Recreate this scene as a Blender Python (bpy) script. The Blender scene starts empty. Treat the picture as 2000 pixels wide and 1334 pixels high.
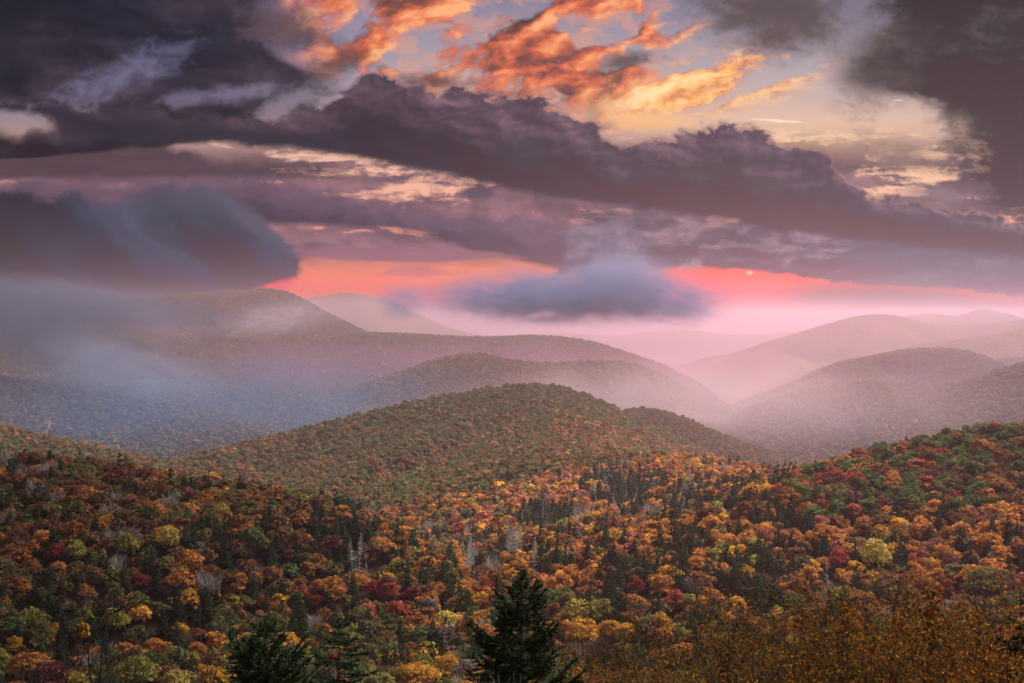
import bpy, math, random
import numpy as np
from mathutils import Vector, Matrix

# ------------------------------------------------------------------ scene, camera, sky, sun
S = bpy.context.scene
COL = S.collection
R = math.radians
FPX, YH = 2747.0, 620.0            # focal length in photo pixels, eye-level row (photo is 2000 x 1334)
PITCH = math.atan((667.0 - YH) / FPX)

cd = bpy.data.cameras.new("camera")
cam = bpy.data.objects.new("camera", cd)
COL.objects.link(cam)
cam.location = (0, 0, 0)
cam.rotation_euler = (R(90) - PITCH, 0, 0)
cd.lens, cd.sensor_width = 36.0 * FPX / 2000.0, 36.0
cd.clip_start, cd.clip_end = 0.5, 200000.0
S.camera = cam

S.view_settings.view_transform = 'Standard'
S.view_settings.look = 'None'
S.view_settings.gamma = 1.0
S.view_settings.exposure = 0.0
S.render.engine = 'CYCLES'
cy = S.cycles
cy.max_bounces, cy.diffuse_bounces, cy.glossy_bounces = 6, 2, 1
cy.transmission_bounces, cy.volume_bounces, cy.transparent_max_bounces = 2, 1, 12
cy.use_denoising = True
cy.use_adaptive_sampling = True
cy.adaptive_threshold = 0.03
cy.caustics_reflective = cy.caustics_refractive = False
cy.volume_step_rate = 1.0
cy.volume_max_steps = 128

HAZE_TOP, HAZE_COL, HAZE_DENS, HAZE_G = 130.0, (0.63, 0.60, 0.78, 1), 0.9e-4, 0.72
SUN_AZ, SUN_EL = 9.6, 4.0           # degrees right of the view axis, above the horizon
ld = bpy.data.lights.new("sun", 'SUN')
ld.energy, ld.angle, ld.color = 0.72, R(0.6), (1.0, 0.33, 0.22)
sun = bpy.data.objects.new("sun", ld)
COL.objects.link(sun)
sun.location = (300, 800, 400)
sdir = Vector((math.sin(R(SUN_AZ)) * math.cos(R(SUN_EL)), math.cos(R(SUN_AZ)) * math.cos(R(SUN_EL)), math.sin(R(SUN_EL))))
sun.rotation_euler = sdir.to_track_quat('Z', 'Y').to_euler()


def lin(v):
    v = v / 255.0
    return v / 12.92 if v <= 0.04045 else ((v + 0.055) / 1.055) ** 2.4


def C(r, g, b):
    return (lin(r), lin(g), lin(b), 1.0)


class G:
    """node-graph builder: wraps sockets so that sky formulas can be written as arithmetic"""
    def __init__(s, tree):
        s.t = tree

    def node(s, typ, **kw):
        n = s.t.nodes.new(typ)
        for k, v in kw.items():
            setattr(n, k, v)
        return n

    def put(s, sock, v):
        if isinstance(v, V):
            s.t.links.new(v.o, sock)
        else:
            sock.default_value = v

    def math(s, op, a, b=None, c=None, clamp=False):
        n = s.node('ShaderNodeMath', operation=op, use_clamp=clamp)
        for i, v in enumerate((a, b, c)):
            if v is not None:
                s.put(n.inputs[i], v)
        return V(s, n.outputs[0])

    def ss(s, x, a, b):
        n = s.node('ShaderNodeMapRange', interpolation_type='SMOOTHSTEP')
        s.put(n.inputs[0], x); s.put(n.inputs[1], a); s.put(n.inputs[2], b)
        n.inputs[3].default_value, n.inputs[4].default_value = 0.0, 1.0
        return V(s, n.outputs[0])

    def vec(s, x, y, z=0.0):
        n = s.node('ShaderNodeCombineXYZ')
        for i, v in enumerate((x, y, z)):
            s.put(n.inputs[i], v)
        return V(s, n.outputs[0])

    def noise(s, x, y, detail=5.0, rough=0.55, z=0.0, color=False, lac=2.0):
        n = s.node('ShaderNodeTexNoise', noise_dimensions='3D')
        s.put(n.inputs['Vector'], s.vec(x, y, z))
        n.inputs['Scale'].default_value = 1.0
        n.inputs['Detail'].default_value = detail
        n.inputs['Roughness'].default_value = rough
        n.inputs['Lacunarity'].default_value = lac
        if color:
            sp = s.node('ShaderNodeSeparateXYZ')
            s.t.links.new(n.outputs['Color'], sp.inputs[0])
            return V(s, sp.outputs[0]), V(s, sp.outputs[1])
        return V(s, n.outputs[0])

    def curve(s, x, pts):
        n = s.node('ShaderNodeFloatCurve')
        s.put(n.inputs['Value'], (x * (1 / 2400.0) + (200 / 2400.0)))
        cm = n.mapping
        cm.use_clip = False
        c = cm.curves[0]
        P = [((px + 200) / 2400.0, py / 1334.0) for px, py in pts]
        while len(c.points) < len(P):
            c.points.new(0.5, 0.5)
        for q, (a, b) in zip(c.points, P):
            q.location = (a, b)
        cm.update()
        return V(s, n.outputs[0]) * 1334.0

    def ramp(s, f, stops):
        n = s.node('ShaderNodeValToRGB')
        e = n.color_ramp.elements
        while len(e) < len(stops):
            e.new(0.5)
        for q, (p, c) in zip(e, stops):
            q.position, q.color = p, c
        s.put(n.inputs[0], f)
        return V(s, n.outputs[0])

    def mix(s, f, a, b):
        n = s.node('ShaderNodeMix', data_type='RGBA')
        s.put(n.inputs[0], f); s.put(n.inputs[6], a); s.put(n.inputs[7], b)
        return V(s, n.outputs[2])

    def addc(s, a, b, f=1.0):
        n = s.node('ShaderNodeMix', data_type='RGBA', blend_type='ADD')
        s.put(n.inputs[0], f); s.put(n.inputs[6], a); s.put(n.inputs[7], b)
        return V(s, n.outputs[2])

    def mulc(s, a, k):
        n = s.node('ShaderNodeVectorMath', operation='SCALE')
        s.put(n.inputs[0], a); s.put(n.inputs[3], k)
        return V(s, n.outputs[0])


class V:
    def __init__(s, g, o):
        s.g, s.o = g, o
    def __add__(s, b): return s.g.math('ADD', s, b)
    def __radd__(s, b): return s.g.math('ADD', b, s)
    def __sub__(s, b): return s.g.math('SUBTRACT', s, b)
    def __rsub__(s, b): return s.g.math('SUBTRACT', b, s)
    def __mul__(s, b): return s.g.math('MULTIPLY', s, b)
    def __rmul__(s, b): return s.g.math('MULTIPLY', b, s)
    def __rtruediv__(s, b): return s.g.math('DIVIDE', b, s)
    def __truediv__(s, b): return s.g.math('DIVIDE', s, b)
    def clamp(s): return s.g.math('ADD', s, 0.0, clamp=True)


def build_sky():
    w = bpy.data.worlds.new("World")
    S.world = w
    w.use_nodes = True
    t = w.node_tree
    t.nodes.clear()
    g = G(t)
    tc = g.node('ShaderNodeTexCoord')
    sp = g.node('ShaderNodeSeparateXYZ')
    t.links.new(tc.outputs['Generated'], sp.inputs[0])
    dx, dy, dz = (V(g, o) for o in sp.outputs)
    fy = g.math('MAXIMUM', dy, 0.25)
    # sky position in the tangent plane of the viewing direction (units: 1/2747 rad, origin at x=1000, horizon y=620)
    x = g.math('MINIMUM', g.math('MAXIMUM', dx / fy * FPX + 1000.0, -1500.0), 3500.0)
    y = g.math('MAXIMUM', YH - dz / fy * FPX, -4000.0)

    wa, wb = g.noise(x * 0.006, y * 0.010, 4, 0.55, 3.1, color=True)
    x1 = x + (wa - 0.5) * 90.0
    y1 = y + (wb - 0.5) * 60.0
    fine = g.noise(x1 * 0.016, y1 * 0.024, 7, 0.6, 1.7)           # puffs
    finer = g.noise(x1 * 0.035, y1 * 0.05, 6, 0.62, 8.3)
    broad = g.noise(x1 * 0.0042, y1 * 0.0095, 6, 0.55, 5.2)        # large soft shapes
    x2 = x + (wa - 0.5) * 40.0
    y2 = y + (wb - 0.5) * 16.0
    streak = g.noise(x2 * 0.0045, y2 * 0.024, 7, 0.60, 7.7)       # flat stratus layers

    rq = g.noise(x1 * 0.0085, y1 * 0.0125, 6, 0.56, 61.0)
    rqb = g.noise((x1 + 13.0) * 0.0085, (y1 - 10.0) * 0.0125, 5, 0.55, 61.0)
    relief = ((rq - rqb) * 3.4 + 0.5).clamp()

    def blob(cx, cy_, rx, ry, ang=0.0, a=0.3, b=1.0, n=None, amp=0.0):
        ca, sa = math.cos(R(ang)), math.sin(R(ang))
        ux, uy = x - cx, y - cy_
        p = (ux * ca + uy * sa) * (1.0 / rx)
        q = (uy * ca - ux * sa) * (1.0 / ry)
        d = g.math('SQRT', p * p + q * q)
        if n is not None:
            d = d + (n - 0.5) * amp
        return 1.0 - g.ss(d, a, b)

    def band(top, bot, st, sb, at, ab, nt=None, nb=None):
        T, B = g.curve(x, top), g.curve(x, bot)
        nt = fine if nt is None else nt
        nb = streak if nb is None else nb
        m1 = g.ss(y - T + (nt - 0.5) * at, -st, st)
        m2 = g.ss(B - y + (nb - 0.5) * ab, -sb, sb)
        rel = ((y - T) / (B - T)).clamp()
        return m1 * m2, rel

    # ---- clear sky and thin veil
    base = g.ramp(((y + 100.0) * (1 / 800.0)).clamp(), [
        (0.0, C(112, 112, 142)), (0.14, C(138, 132, 156)), (0.30, C(178, 164, 170)), (0.42, C(216, 180, 164)),
        (0.54, C(238, 184, 158)), (0.66, C(240, 164, 138)), (0.76, C(238, 136, 102)), (0.82, C(228, 108, 90)), (0.90, C(170, 84, 92)), (1.0, C(120, 72, 86))])
    leftup = (1.0 - g.ss(x, 350.0, 950.0)) * (1.0 - g.ss(y, 180.0, 300.0))
    base = g.mix(leftup * 0.85, base, C(132, 130, 172))
    rightglow = blob(1640, 310, 480, 120, 6, 0.0, 1.0)
    base = g.mix(rightglow * 0.7, base, C(250, 204, 156))

    # ---- high sunlit clouds, upper middle
    ang = R(-16)
    ur = x1 * math.cos(ang) + y1 * math.sin(ang)
    vr = y1 * math.cos(ang) - x1 * math.sin(ang)
    n1 = g.noise(ur * 0.0064, vr * 0.0115, 6, 0.50, 2.4)
    n1b = g.noise((ur + 16.0) * 0.0064, (vr + 13.0) * 0.0115, 5, 0.48, 2.4)
    lit = ((n1b - n1) * 4.2 + 0.44 + (fine - 0.5) * 0.5).clamp()
    reg = blob(950, 20, 520, 255, 8, 0.62, 1.05, broad, 0.7)
    m = g.ss(n1 + (finer - 0.5) * 0.12, 0.445, 0.535) * reg
    oc = g.ramp(lit, [(0.0, C(252, 178, 124)), (0.22, C(236, 138, 96)), (0.45, C(200, 100, 76)), (0.66, C(132, 80, 74)), (1.0, C(70, 57, 64))])
    veil = g.ss(fine, 0.42, 0.62) * reg * 0.55
    col = g.mix(veil, base, C(224, 156, 134))
    col = g.mix(m, col, oc)
    # golden streaks over the clear window on the right
    st2 = g.noise(ur * 0.0036, vr * 0.0165, 6, 0.56, 9.4)
    rw = blob(1385, 165, 290, 74, -9, 0.35, 1.05, broad, 0.7)
    gold = g.ramp((st2 + (finer - 0.5) * 0.6).clamp(), [(0.38, C(168, 124, 112)), (0.47, C(236, 150, 92)), (0.56, C(255, 192, 122)), (0.68, C(255, 222, 166))])
    col = g.mix(g.ss(st2 + (finer - 0.5) * 0.12, 0.43, 0.53) * rw, col, gold)
    rw = blob(1270, 240, 120, 22, 2, 0.3, 1.05, fine, 0.8)
    col = g.mix(rw * 0.8, col, C(250, 190, 130))
    rw = blob(1740, 335, 210, 44, 4, 0.3, 1.0)
    col = g.mix(g.ss(streak + (finer - 0.5) * 0.12, 0.44, 0.54) * rw, col, C(255, 184, 112))

    # ---- pink/yellow band under the rolling cloud, with mauve shreds
    mauve = g.ramp(broad, [(0.3, C(68, 52, 70)), (0.5, C(108, 80, 100)), (0.7, C(158, 112, 120))])
    reg = g.ss(y, 225.0, 330.0) * (1.0 - g.ss(y, 480.0, 545.0))
    lay = g.ss(streak + (finer - 0.5) * 0.3, 0.37, 0.49) * reg
    mauve = g.mulc(mauve, relief * 0.8 + 0.55)
    col = g.mix(lay * 0.94, col, mauve)
    puff = blob(930, 375, 46, 17, 3, 0.3, 1.1, fine, 1.2)
    col = g.mix(puff * 0.95, col, C(86, 72, 92))
    # layered mauve stratus on the left, 260-350
    m, rel = band([(-200, 300), (0, 300), (60, 262), (180, 258), (330, 285), (420, 320), (620, 330), (800, 352), (2200, 400)],
                  [(-200, 350), (0, 350), (250, 352), (420, 345), (620, 345), (800, 356), (2200, 402)], 14, 10, 50, 40)
    col = g.mix(m * 0.95, col, g.mix(streak, C(42, 36, 47), C(104, 80, 92)))
    m, rel = band([(-200, 352), (300, 352), (520, 352), (700, 390), (900, 425), (1060, 420), (1160, 450), (2200, 700)],
                  [(-200, 480), (500, 436), (700, 440), (800, 455), (1000, 500), (1130, 520), (1180, 470), (2200, 702)], 14, 10, 60, 30)
    col = g.mix(m * 0.96, col, g.mix((rel * 0.5 + fine * 0.8).clamp(), C(140, 106, 124), C(44, 42, 64)))
    m, rel = band([(-200, 480), (560, 490), (700, 482), (860, 486), (930, 490), (1020, 500), (2200, 500)],
                  [(-200, 481), (560, 498), (700, 508), (850, 512), (930, 505), (1020, 502), (2200, 500)], 5, 4, 18, 10)
    col = g.mix(m * 0.9, col, C(140, 92, 108))
    m, rel = band([(-200, 560), (740, 536), (770, 522), (830, 522), (880, 533), (2200, 560)],
                  [(-200, 560), (740, 538), (770, 538), (830, 542), (880, 536), (2200, 560)], 5, 5, 12, 10)
    col = g.mix(m * 0.55, col, C(170, 100, 118))

    # ---- sun glow under the cloud edge
    gl = blob(1450, 566, 380, 85, 2, 0.0, 1.0, fine, 0.35)
    col = g.mix(gl * 0.95, col, C(255, 72, 58))
    gl = blob(1480, 565, 190, 75, 0, 0.0, 1.0, finer, 0.4)
    col = g.mix(gl * 0.95, col, C(255, 88, 30))
    shred = g.ss(finer, 0.5, 0.6) * blob(1470, 545, 110, 16, 0, 0.3, 1.0)
    col = g.mix(shred * 0.5, col, C(208, 84, 72))
    halo = blob(1466, 546, 210, 50, 0, 0.0, 1.0)
    col = g.mix(halo * 0.7, col, (1.3, 0.16, 0.03, 1.0))
    disc = blob(1464, 530, 9.0, 9.0, 0, 0.5, 1.0) * g.ss(y + (finer - 0.5) * 10.0, 528.0, 530.5)
    col = g.mix(disc, col, (2.6, 0.42, 0.22, 1.0))

    # ---- grey-violet stratus under the roll, right half, ragged straight base at the sun
    m, rel = band([(-200, 800), (1060, 560), (1130, 440), (1200, 405), (1400, 420), (2200, 470)],
                  [(-200, 800), (1060, 545), (1180, 530), (1300, 525), (1420, 526), (1500, 531), (1600, 546), (1700, 556), (1850, 562), (2000, 578), (2200, 590)],
                  24, 5, 60, 22, fine, finer)
    gn = g.noise(x1 * 0.005, y1 * 0.013, 7, 0.57, 12.2)
    gnb = g.noise((x1 + 14.0) * 0.005, (y1 + 10.0) * 0.013, 5, 0.57, 12.2)
    rl = ((gn - gnb) * 4.0 + 0.5).clamp()
    gcol = g.ramp(rl, [(0.0, C(72, 58, 76)), (0.5, C(110, 88, 104)), (1.0, C(166, 130, 140))])
    gcol = g.mulc(gcol, relief * 0.5 + 0.70)
    gcol = g.mix(g.ss(x, 1550.0, 1750.0) * 0.75 * g.ss(y, 440.0, 500.0), gcol, g.mix(gn, C(74, 72, 92), C(112, 104, 116)))
    col = g.mix(m * 0.97, col, gcol)
    fr = blob(1760, 590, 420, 60, 3, 0.1, 1.0, broad, 1.0)
    col = g.mix(fr * 0.75, col, C(126, 108, 116))

    # ---- dark mass, upper left
    lx = g.curve(y * 1.0, [(-200, 560), (-40, 530), (40, 510), (90, 530), (130, 590), (170, 660), (210, 640), (250, 560), (285, 330), (310, 60), (340, -260), (2200, -800)])
    m = g.ss(lx - x + (fine - 0.5) * 130.0 + (broad - 0.5) * 190.0, -55.0, 60.0)
    m = m * (1.0 - blob(30, 238, 120, 42, 18, 0.2, 1.1, fine, 1.3) * 0.7)
    lum = g.noise(x1 * 0.0036, y1 * 0.0085, 6, 0.55, 14.1)
    dcol = g.ramp(lum, [(0.3, C(24, 28, 40)), (0.5, C(42, 41, 55)), (0.72, C(82, 66, 80))])
    dcol = g.mix((1.0 - g.ss(x, 0.0, 420.0)) * (1.0 - g.ss(y, 0.0, 260.0)) * 0.7, dcol, C(20, 26, 35))
    dcol = g.mulc(dcol, relief * 0.75 + 0.5)
    hn = fine * 0.6 + finer * 0.4
    hole = blob(240, 152, 190, 52, -24, 0.0, 1.0, hn, 2.6)
    hole = g.math('MAXIMUM', hole, blob(440, 185, 190, 26, -6, 0.0, 1.0, hn, 2.6) * 0.9)
    hole = g.math('MAXIMUM', hole, blob(560, 205, 130, 34, -30, 0.0, 1.0, hn, 2.6))
    hole = g.math('MAXIMUM', hole, blob(340, 100, 90, 24, -10, 0.0, 1.0, hn, 2.6) * 0.7)
    hole = g.math('MAXIMUM', hole, blob(600, 90, 70, 60, -30, 0.0, 1.0, hn, 2.6) * 0.7)
    col = g.mix(m * (1.0 - hole * 0.52) * 0.97, col, dcol)
    # brown shreds below the sunlit clouds
    for cx, cy_, rx, ry, an in ((660, 125, 85, 34, -18), (1230, 120, 80, 22, -8), (860, 160, 100, 20, 4), (560, 60, 120, 60, 10)):
        col = g.mix(blob(cx, cy_, rx, ry, an, 0.1, 1.1, hn, 2.6) * 0.85, col, g.mix(lum, C(66, 54, 60), C(108, 84, 86)))

    # ---- the long rolling cloud
    m, rel = band([(-200, 190), (0, 200), (80, 200), (220, 214), (420, 228), (560, 224), (630, 200), (690, 160), (735, 148), (800, 165), (870, 176), (960, 190), (1050, 196), (1120, 222), (1190, 268), (1250, 278),
                   (1330, 262), (1420, 254), (1480, 262), (1560, 282), (1610, 305), (1640, 335), (1680, 362), (1740, 384), (1820, 400), (1900, 416), (2000, 440), (2200, 470)],
                  [(-200, 215), (60, 222), (180, 255), (330, 272), (520, 286), (700, 308), (850, 338), (1000, 370), (1150, 392), (1300, 410), (1450, 436), (1600, 458), (1800, 480), (2000, 500), (2200, 520)],
                  10, 11, 105, 26, fine, fine)
    rn = g.noise(x1 * 0.0075, y1 * 0.0115, 7, 0.56, 21.4)
    rnb = g.noise((x1 + 12.0) * 0.0075, (y1 - 9.0) * 0.0115, 5, 0.55, 21.4)
    relf = ((rn - rnb) * 3.2 + 0.5).clamp()
    top = g.ramp(relf, [(0.0, C(60, 50, 62)), (0.5, C(90, 72, 86)), (1.0, C(142, 108, 120))])
    body = g.mix(g.ss(rel + (rn - 0.5) * 0.9, 0.15, 0.72), top, g.mix(g.ss(x, 700.0, 1700.0), C(50, 45, 58), C(64, 60, 68)))
    body = g.mulc(body, relief * 0.5 + 0.72)
    body = g.mix((1.0 - g.ss(x, 250.0, 750.0)) * 0.8, body, g.mix(rn, C(36, 37, 48), C(62, 58, 72)))
    rim = m * (1.0 - m) * 4.0 * (1.0 - g.ss(rel, 0.1, 0.35))
    body = g.mix(rim * 0.35 * g.ss(x, 650.0, 800.0), body, C(206, 150, 140))
    col = g.mix(m, col, body)

    # ---- dark cloud, upper right, and the brown one beside it
    m = blob(1500, 5, 210, 120, 8, 0.25, 1.1, hn * 0.6 + broad * 0.4, 2.4)
    col = g.mix(m * 0.92, col, g.mix(lum, C(54, 48, 50), C(108, 88, 84)))
    m = blob(1760, 305, 120, 40, 14, 0.1, 1.1, hn, 2.6)
    col = g.mix(m * 0.8, col, C(140, 112, 104))
    m = blob(1700, 150, 110, 90, -30, 0.0, 1.1, hn, 2.4)
    col = g.mix(m * 0.75, col, C(110, 94, 92))
    m = blob(1825, 380, 95, 32, 8, 0.1, 1.1, hn, 2.4)
    col = g.mix(m * 0.75, col, C(136, 112, 116))
    ex = g.curve(y * 1.0, [(-200, 1690), (-40, 1690), (40, 1680), (110, 1640), (160, 1660), (200, 1770), (250, 1840), (300, 1850), (350, 1880), (420, 1960), (500, 2100), (2200, 2400)])
    m = g.ss(x - ex * 1.0 + (fine - 0.5) * 170.0 + (finer - 0.5) * 90.0 + (broad - 0.5) * 170.0, -55.0, 85.0)
    dk = g.mix(g.ss(x + (rn - 0.5) * 300.0, 1650.0, 1840.0), C(74, 62, 61), C(18, 18, 21))
    dk = g.mix(g.ss(lum + (hn - 0.5) * 0.5, 0.50, 0.72) * 0.7, dk, C(92, 78, 76))
    dk = g.mulc(dk, relief * 0.7 + 0.6)
    col = g.mix(m * 0.97, col, dk)
    contrail = blob(1752, 197, 14, 1.6, 0, 0.5, 1.0)
    col = g.mix(contrail * 0.6, col, C(250, 220, 190))
    thin = blob(1520, 237, 75, 4, 4, 0.2, 1.0, finer, 1.4)
    col = g.mix(thin * 0.7, col, C(255, 232, 200))

    # ---- pale tower of cloud above the valley
    m = blob(1195, 492, 105, 78, 20, 0.3, 1.1, fine, 1.3)
    col = g.mix(m * 0.92, col, g.mix(relief, C(78, 76, 106), C(142, 126, 142)))

    # ---- cloud bank spilling over the left mountain
    m, rel = band([(-200, 360), (0, 372), (40, 382), (90, 392), (140, 374), (165, 388), (200, 404), (260, 385), (330, 372), (420, 372), (470, 400), (510, 428), (545, 462), (575, 490), (610, 508), (640, 560), (2200, 800)],
                  [(-200, 720), (200, 690), (300, 600), (440, 578), (520, 566), (570, 552), (602, 524), (640, 562), (2200, 801)], 13, 16, 80, 60, hn, hn)
    m = m * (1.0 - g.ss(x + (fine - 0.5) * 110.0 + (finer - 0.5) * 60.0, 575.0, 612.0))
    sa = R(38)
    sn = g.noise((x1 * math.cos(sa) + y1 * math.sin(sa)) * 0.0035, (y1 * math.cos(sa) - x1 * math.sin(sa)) * 0.013, 6, 0.52, 40.2)
    lb = g.ramp(sn, [(0.25, C(28, 35, 50)), (0.48, C(44, 52, 70)), (0.72, C(70, 75, 98))])
    lb = g.mix((1.0 - g.ss(x, 0.0, 260.0)) * 0.7, lb, C(34, 38, 49))
    lb = g.mix((1.0 - g.ss(rel, 0.0, 0.4)) * 0.45 * g.ss(x, 120.0, 400.0), lb, C(108, 100, 118))
    col = g.mix(m * 0.985, col, lb)
    lb = g.mulc(lb, relief * 0.5 + 0.72)
    redl = blob(205, 572, 120, 26, 32, 0.0, 1.0, sn, 1.2)
    col = g.mix(redl * 0.3, col, C(150, 80, 96))
    redl = blob(545, 556, 70, 16, -12, 0.0, 1.0, fine, 1.0)
    col = g.mix(redl * 0.8, col, C(232, 88, 96))

    # low sky shows through the most air: what stands behind the haze is deeper and darker than it looks
    T = g.math('EXPONENT', 0.0 - g.math('MINIMUM', HAZE_DENS * HAZE_TOP / g.math('MAXIMUM', dz, 0.002), 0.8))
    cs = dx * sdir.x + dy * sdir.y + dz * sdir.z
    ph = (1 - HAZE_G ** 2) / (4 * math.pi) / g.math('POWER', (1 + HAZE_G ** 2) - cs * (2 * HAZE_G), 1.5)
    ph = g.math('MINIMUM', ph, 2.2) * ld.energy
    hz = g.vec(ph * (HAZE_COL[0] * ld.color[0] * .7) + lin(86), ph * (HAZE_COL[1] * ld.color[1] * .7) + lin(86), ph * (HAZE_COL[2] * ld.color[2] * .7) + lin(104))
    off = g.mulc(hz, (1.0 - T) * 1.0)
    vm = g.node('ShaderNodeVectorMath', operation='SUBTRACT')
    g.put(vm.inputs[0], col); g.put(vm.inputs[1], off)
    vx = g.node('ShaderNodeVectorMath', operation='MAXIMUM')
    g.put(vx.inputs[0], V(g, vm.outputs[0])); vx.inputs[1].default_value = (0.004, 0.004, 0.006)
    col = g.mulc(V(g, vx.outputs[0]), 1.0 / T)

    # ---- the rest of the dome: broken overcast, brighter overhead
    dn = g.noise(dx * 2.2, dy * 2.2, 6, 0.55, 50.0)
    over = g.mix(g.ss(dn, 0.4, 0.6), C(196, 194, 204), C(246, 236, 226))
    up = g.ss(dz, 0.235, 0.42)
    side = 1.0 - g.ss(dy, 0.55, 0.80)
    out = g.math('MAXIMUM', up, side)
    gap = g.ss(dx * 0.50 + dy * 0.30 + dz * 0.812, 0.86, 0.995)          # bright patch added to the unseen sky, high right, to light the forest
    over = g.mulc(over, gap * SKY_FILL + g.ss(dz, -0.05, 0.9) * SKY_TOP + 0.2)
    col = g.mix(out, col, over)
    below = 1.0 - g.ss(dz, -0.06, -0.01)
    col = g.mix(below, col, C(120, 84, 92))

    sky = g.node('ShaderNodeTexSky', sky_type='NISHITA', sun_disc=False)
    sky.sun_elevation, sky.sun_rotation = R(SUN_EL), R(SUN_AZ)
    b1 = g.node('ShaderNodeBackground')
    t.links.new(sky.outputs[0], b1.inputs[0])
    b1.inputs[1].default_value = 0.05
    b2 = g.node('ShaderNodeBackground')
    g.put(b2.inputs[0], col)
    b2.inputs[1].default_value = 1.0
    ms = g.node('ShaderNodeMixShader')
    ms.inputs[0].default_value = 0.994
    t.links.new(b1.outputs[0], ms.inputs[1])
    t.links.new(b2.outputs[0], ms.inputs[2])
    o = g.node('ShaderNodeOutputWorld')
    t.links.new(ms.outputs[0], o.inputs[0])
    w.cycles.sampling_method = 'MANUAL'
    w.cycles.sample_map_resolution = 512


SKY_TOP, SKY_FILL = 0.55, 37.0
build_sky()

# ------------------------------------------------------------------ helpers
rng = np.random.default_rng(7)
CP, SP_ = math.cos(PITCH), math.sin(PITCH)


def ray(px, py):
    u, v = (px - 1000.0) / FPX, (667.0 - py) / FPX
    d = np.array([u, CP + v * SP_, -SP_ + v * CP])
    return d / math.hypot(d[0], d[1])


def at(px, py, r):
    return ray(px, py) * r                      # point at ground distance r on the sight line of a photo pixel


def to_px(x, y, z):
    f = y * CP - z * SP_
    up = y * SP_ + z * CP
    return 1000.0 + FPX * x / f, 667.0 - FPX * up / f


def mesh(name, verts, faces, mats=(), col=None, fmat=None, smooth=False):
    """faces: list of (n, k) int arrays, one per polygon size"""
    me = bpy.data.meshes.new(name)
    faces = [np.asarray(f, dtype=np.int32) for f in (faces if isinstance(faces, list) else [faces]) if len(f)]
    verts = np.asarray(verts, dtype=np.float32)
    me.vertices.add(len(verts))
    me.vertices.foreach_set('co', verts.ravel())
    nl = sum(f.size for f in faces)
    npoly = sum(len(f) for f in faces)
    me.loops.add(nl)
    me.polygons.add(npoly)
    me.loops.foreach_set('vertex_index', np.concatenate([f.ravel() for f in faces]))
    tot = np.concatenate([np.full(len(f), f.shape[1], np.int32) for f in faces])
    st = np.concatenate([[0], np.cumsum(tot)[:-1]]).astype(np.int32)
    me.polygons.foreach_set('loop_start', st)
    me.polygons.foreach_set('loop_total', tot)
    for m in mats:
        me.materials.append(m)
    if fmat is not None:
        me.polygons.foreach_set('material_index', np.asarray(fmat, np.int32))
    if col is not None:
        a = me.color_attributes.new('tint', 'FLOAT_COLOR', 'POINT')
        c4 = np.ones((len(verts), 4), np.float32)
        c4[:, :3] = col
        a.data.foreach_set('color', c4.ravel())
    me.polygons.foreach_set('use_smooth', np.full(npoly, smooth, dtype=bool))
    me.update(calc_edges=True)
    return me


def link(name, me, parent=None, loc=None, **props):
    o = bpy.data.objects.new(name, me)
    COL.objects.link(o)
    if parent is not None:
        o.parent = parent
    if loc is not None:
        o.location = loc
    for k, v in props.items():
        o[k] = v
    return o


def hash2(ix, iy, seed):
    h = (ix.astype(np.int64) * 374761393 + iy.astype(np.int64) * 668265263 + seed * 974711) & 0xFFFFFFFF
    h = ((h ^ (h >> 13)) * 1274126177) & 0xFFFFFFFF
    return ((h ^ (h >> 16)) & 0xFFFF) / 65535.0


def vnoise(x, y, seed=0):
    ix, iy = np.floor(x), np.floor(y)
    fx, fy_ = x - ix, y - iy
    fx, fy_ = fx * fx * (3 - 2 * fx), fy_ * fy_ * (3 - 2 * fy_)
    a = hash2(ix, iy, seed); b = hash2(ix + 1, iy, seed)
    c = hash2(ix, iy + 1, seed); d = hash2(ix + 1, iy + 1, seed)
    return (a + (b - a) * fx) * (1 - fy_) + (c + (d - c) * fx) * fy_


def fbm(x, y, octaves=4, seed=0, ridged=False):
    s, a, t = 0.0, 0.5, 0.0
    for k in range(octaves):
        n = vnoise(x * 2 ** k, y * 2 ** k, seed + k)
        if ridged:
            n = 1 - np.abs(2 * n - 1)
        s = s + n * a
        t += a
        a *= 0.5
    return s / t


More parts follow.
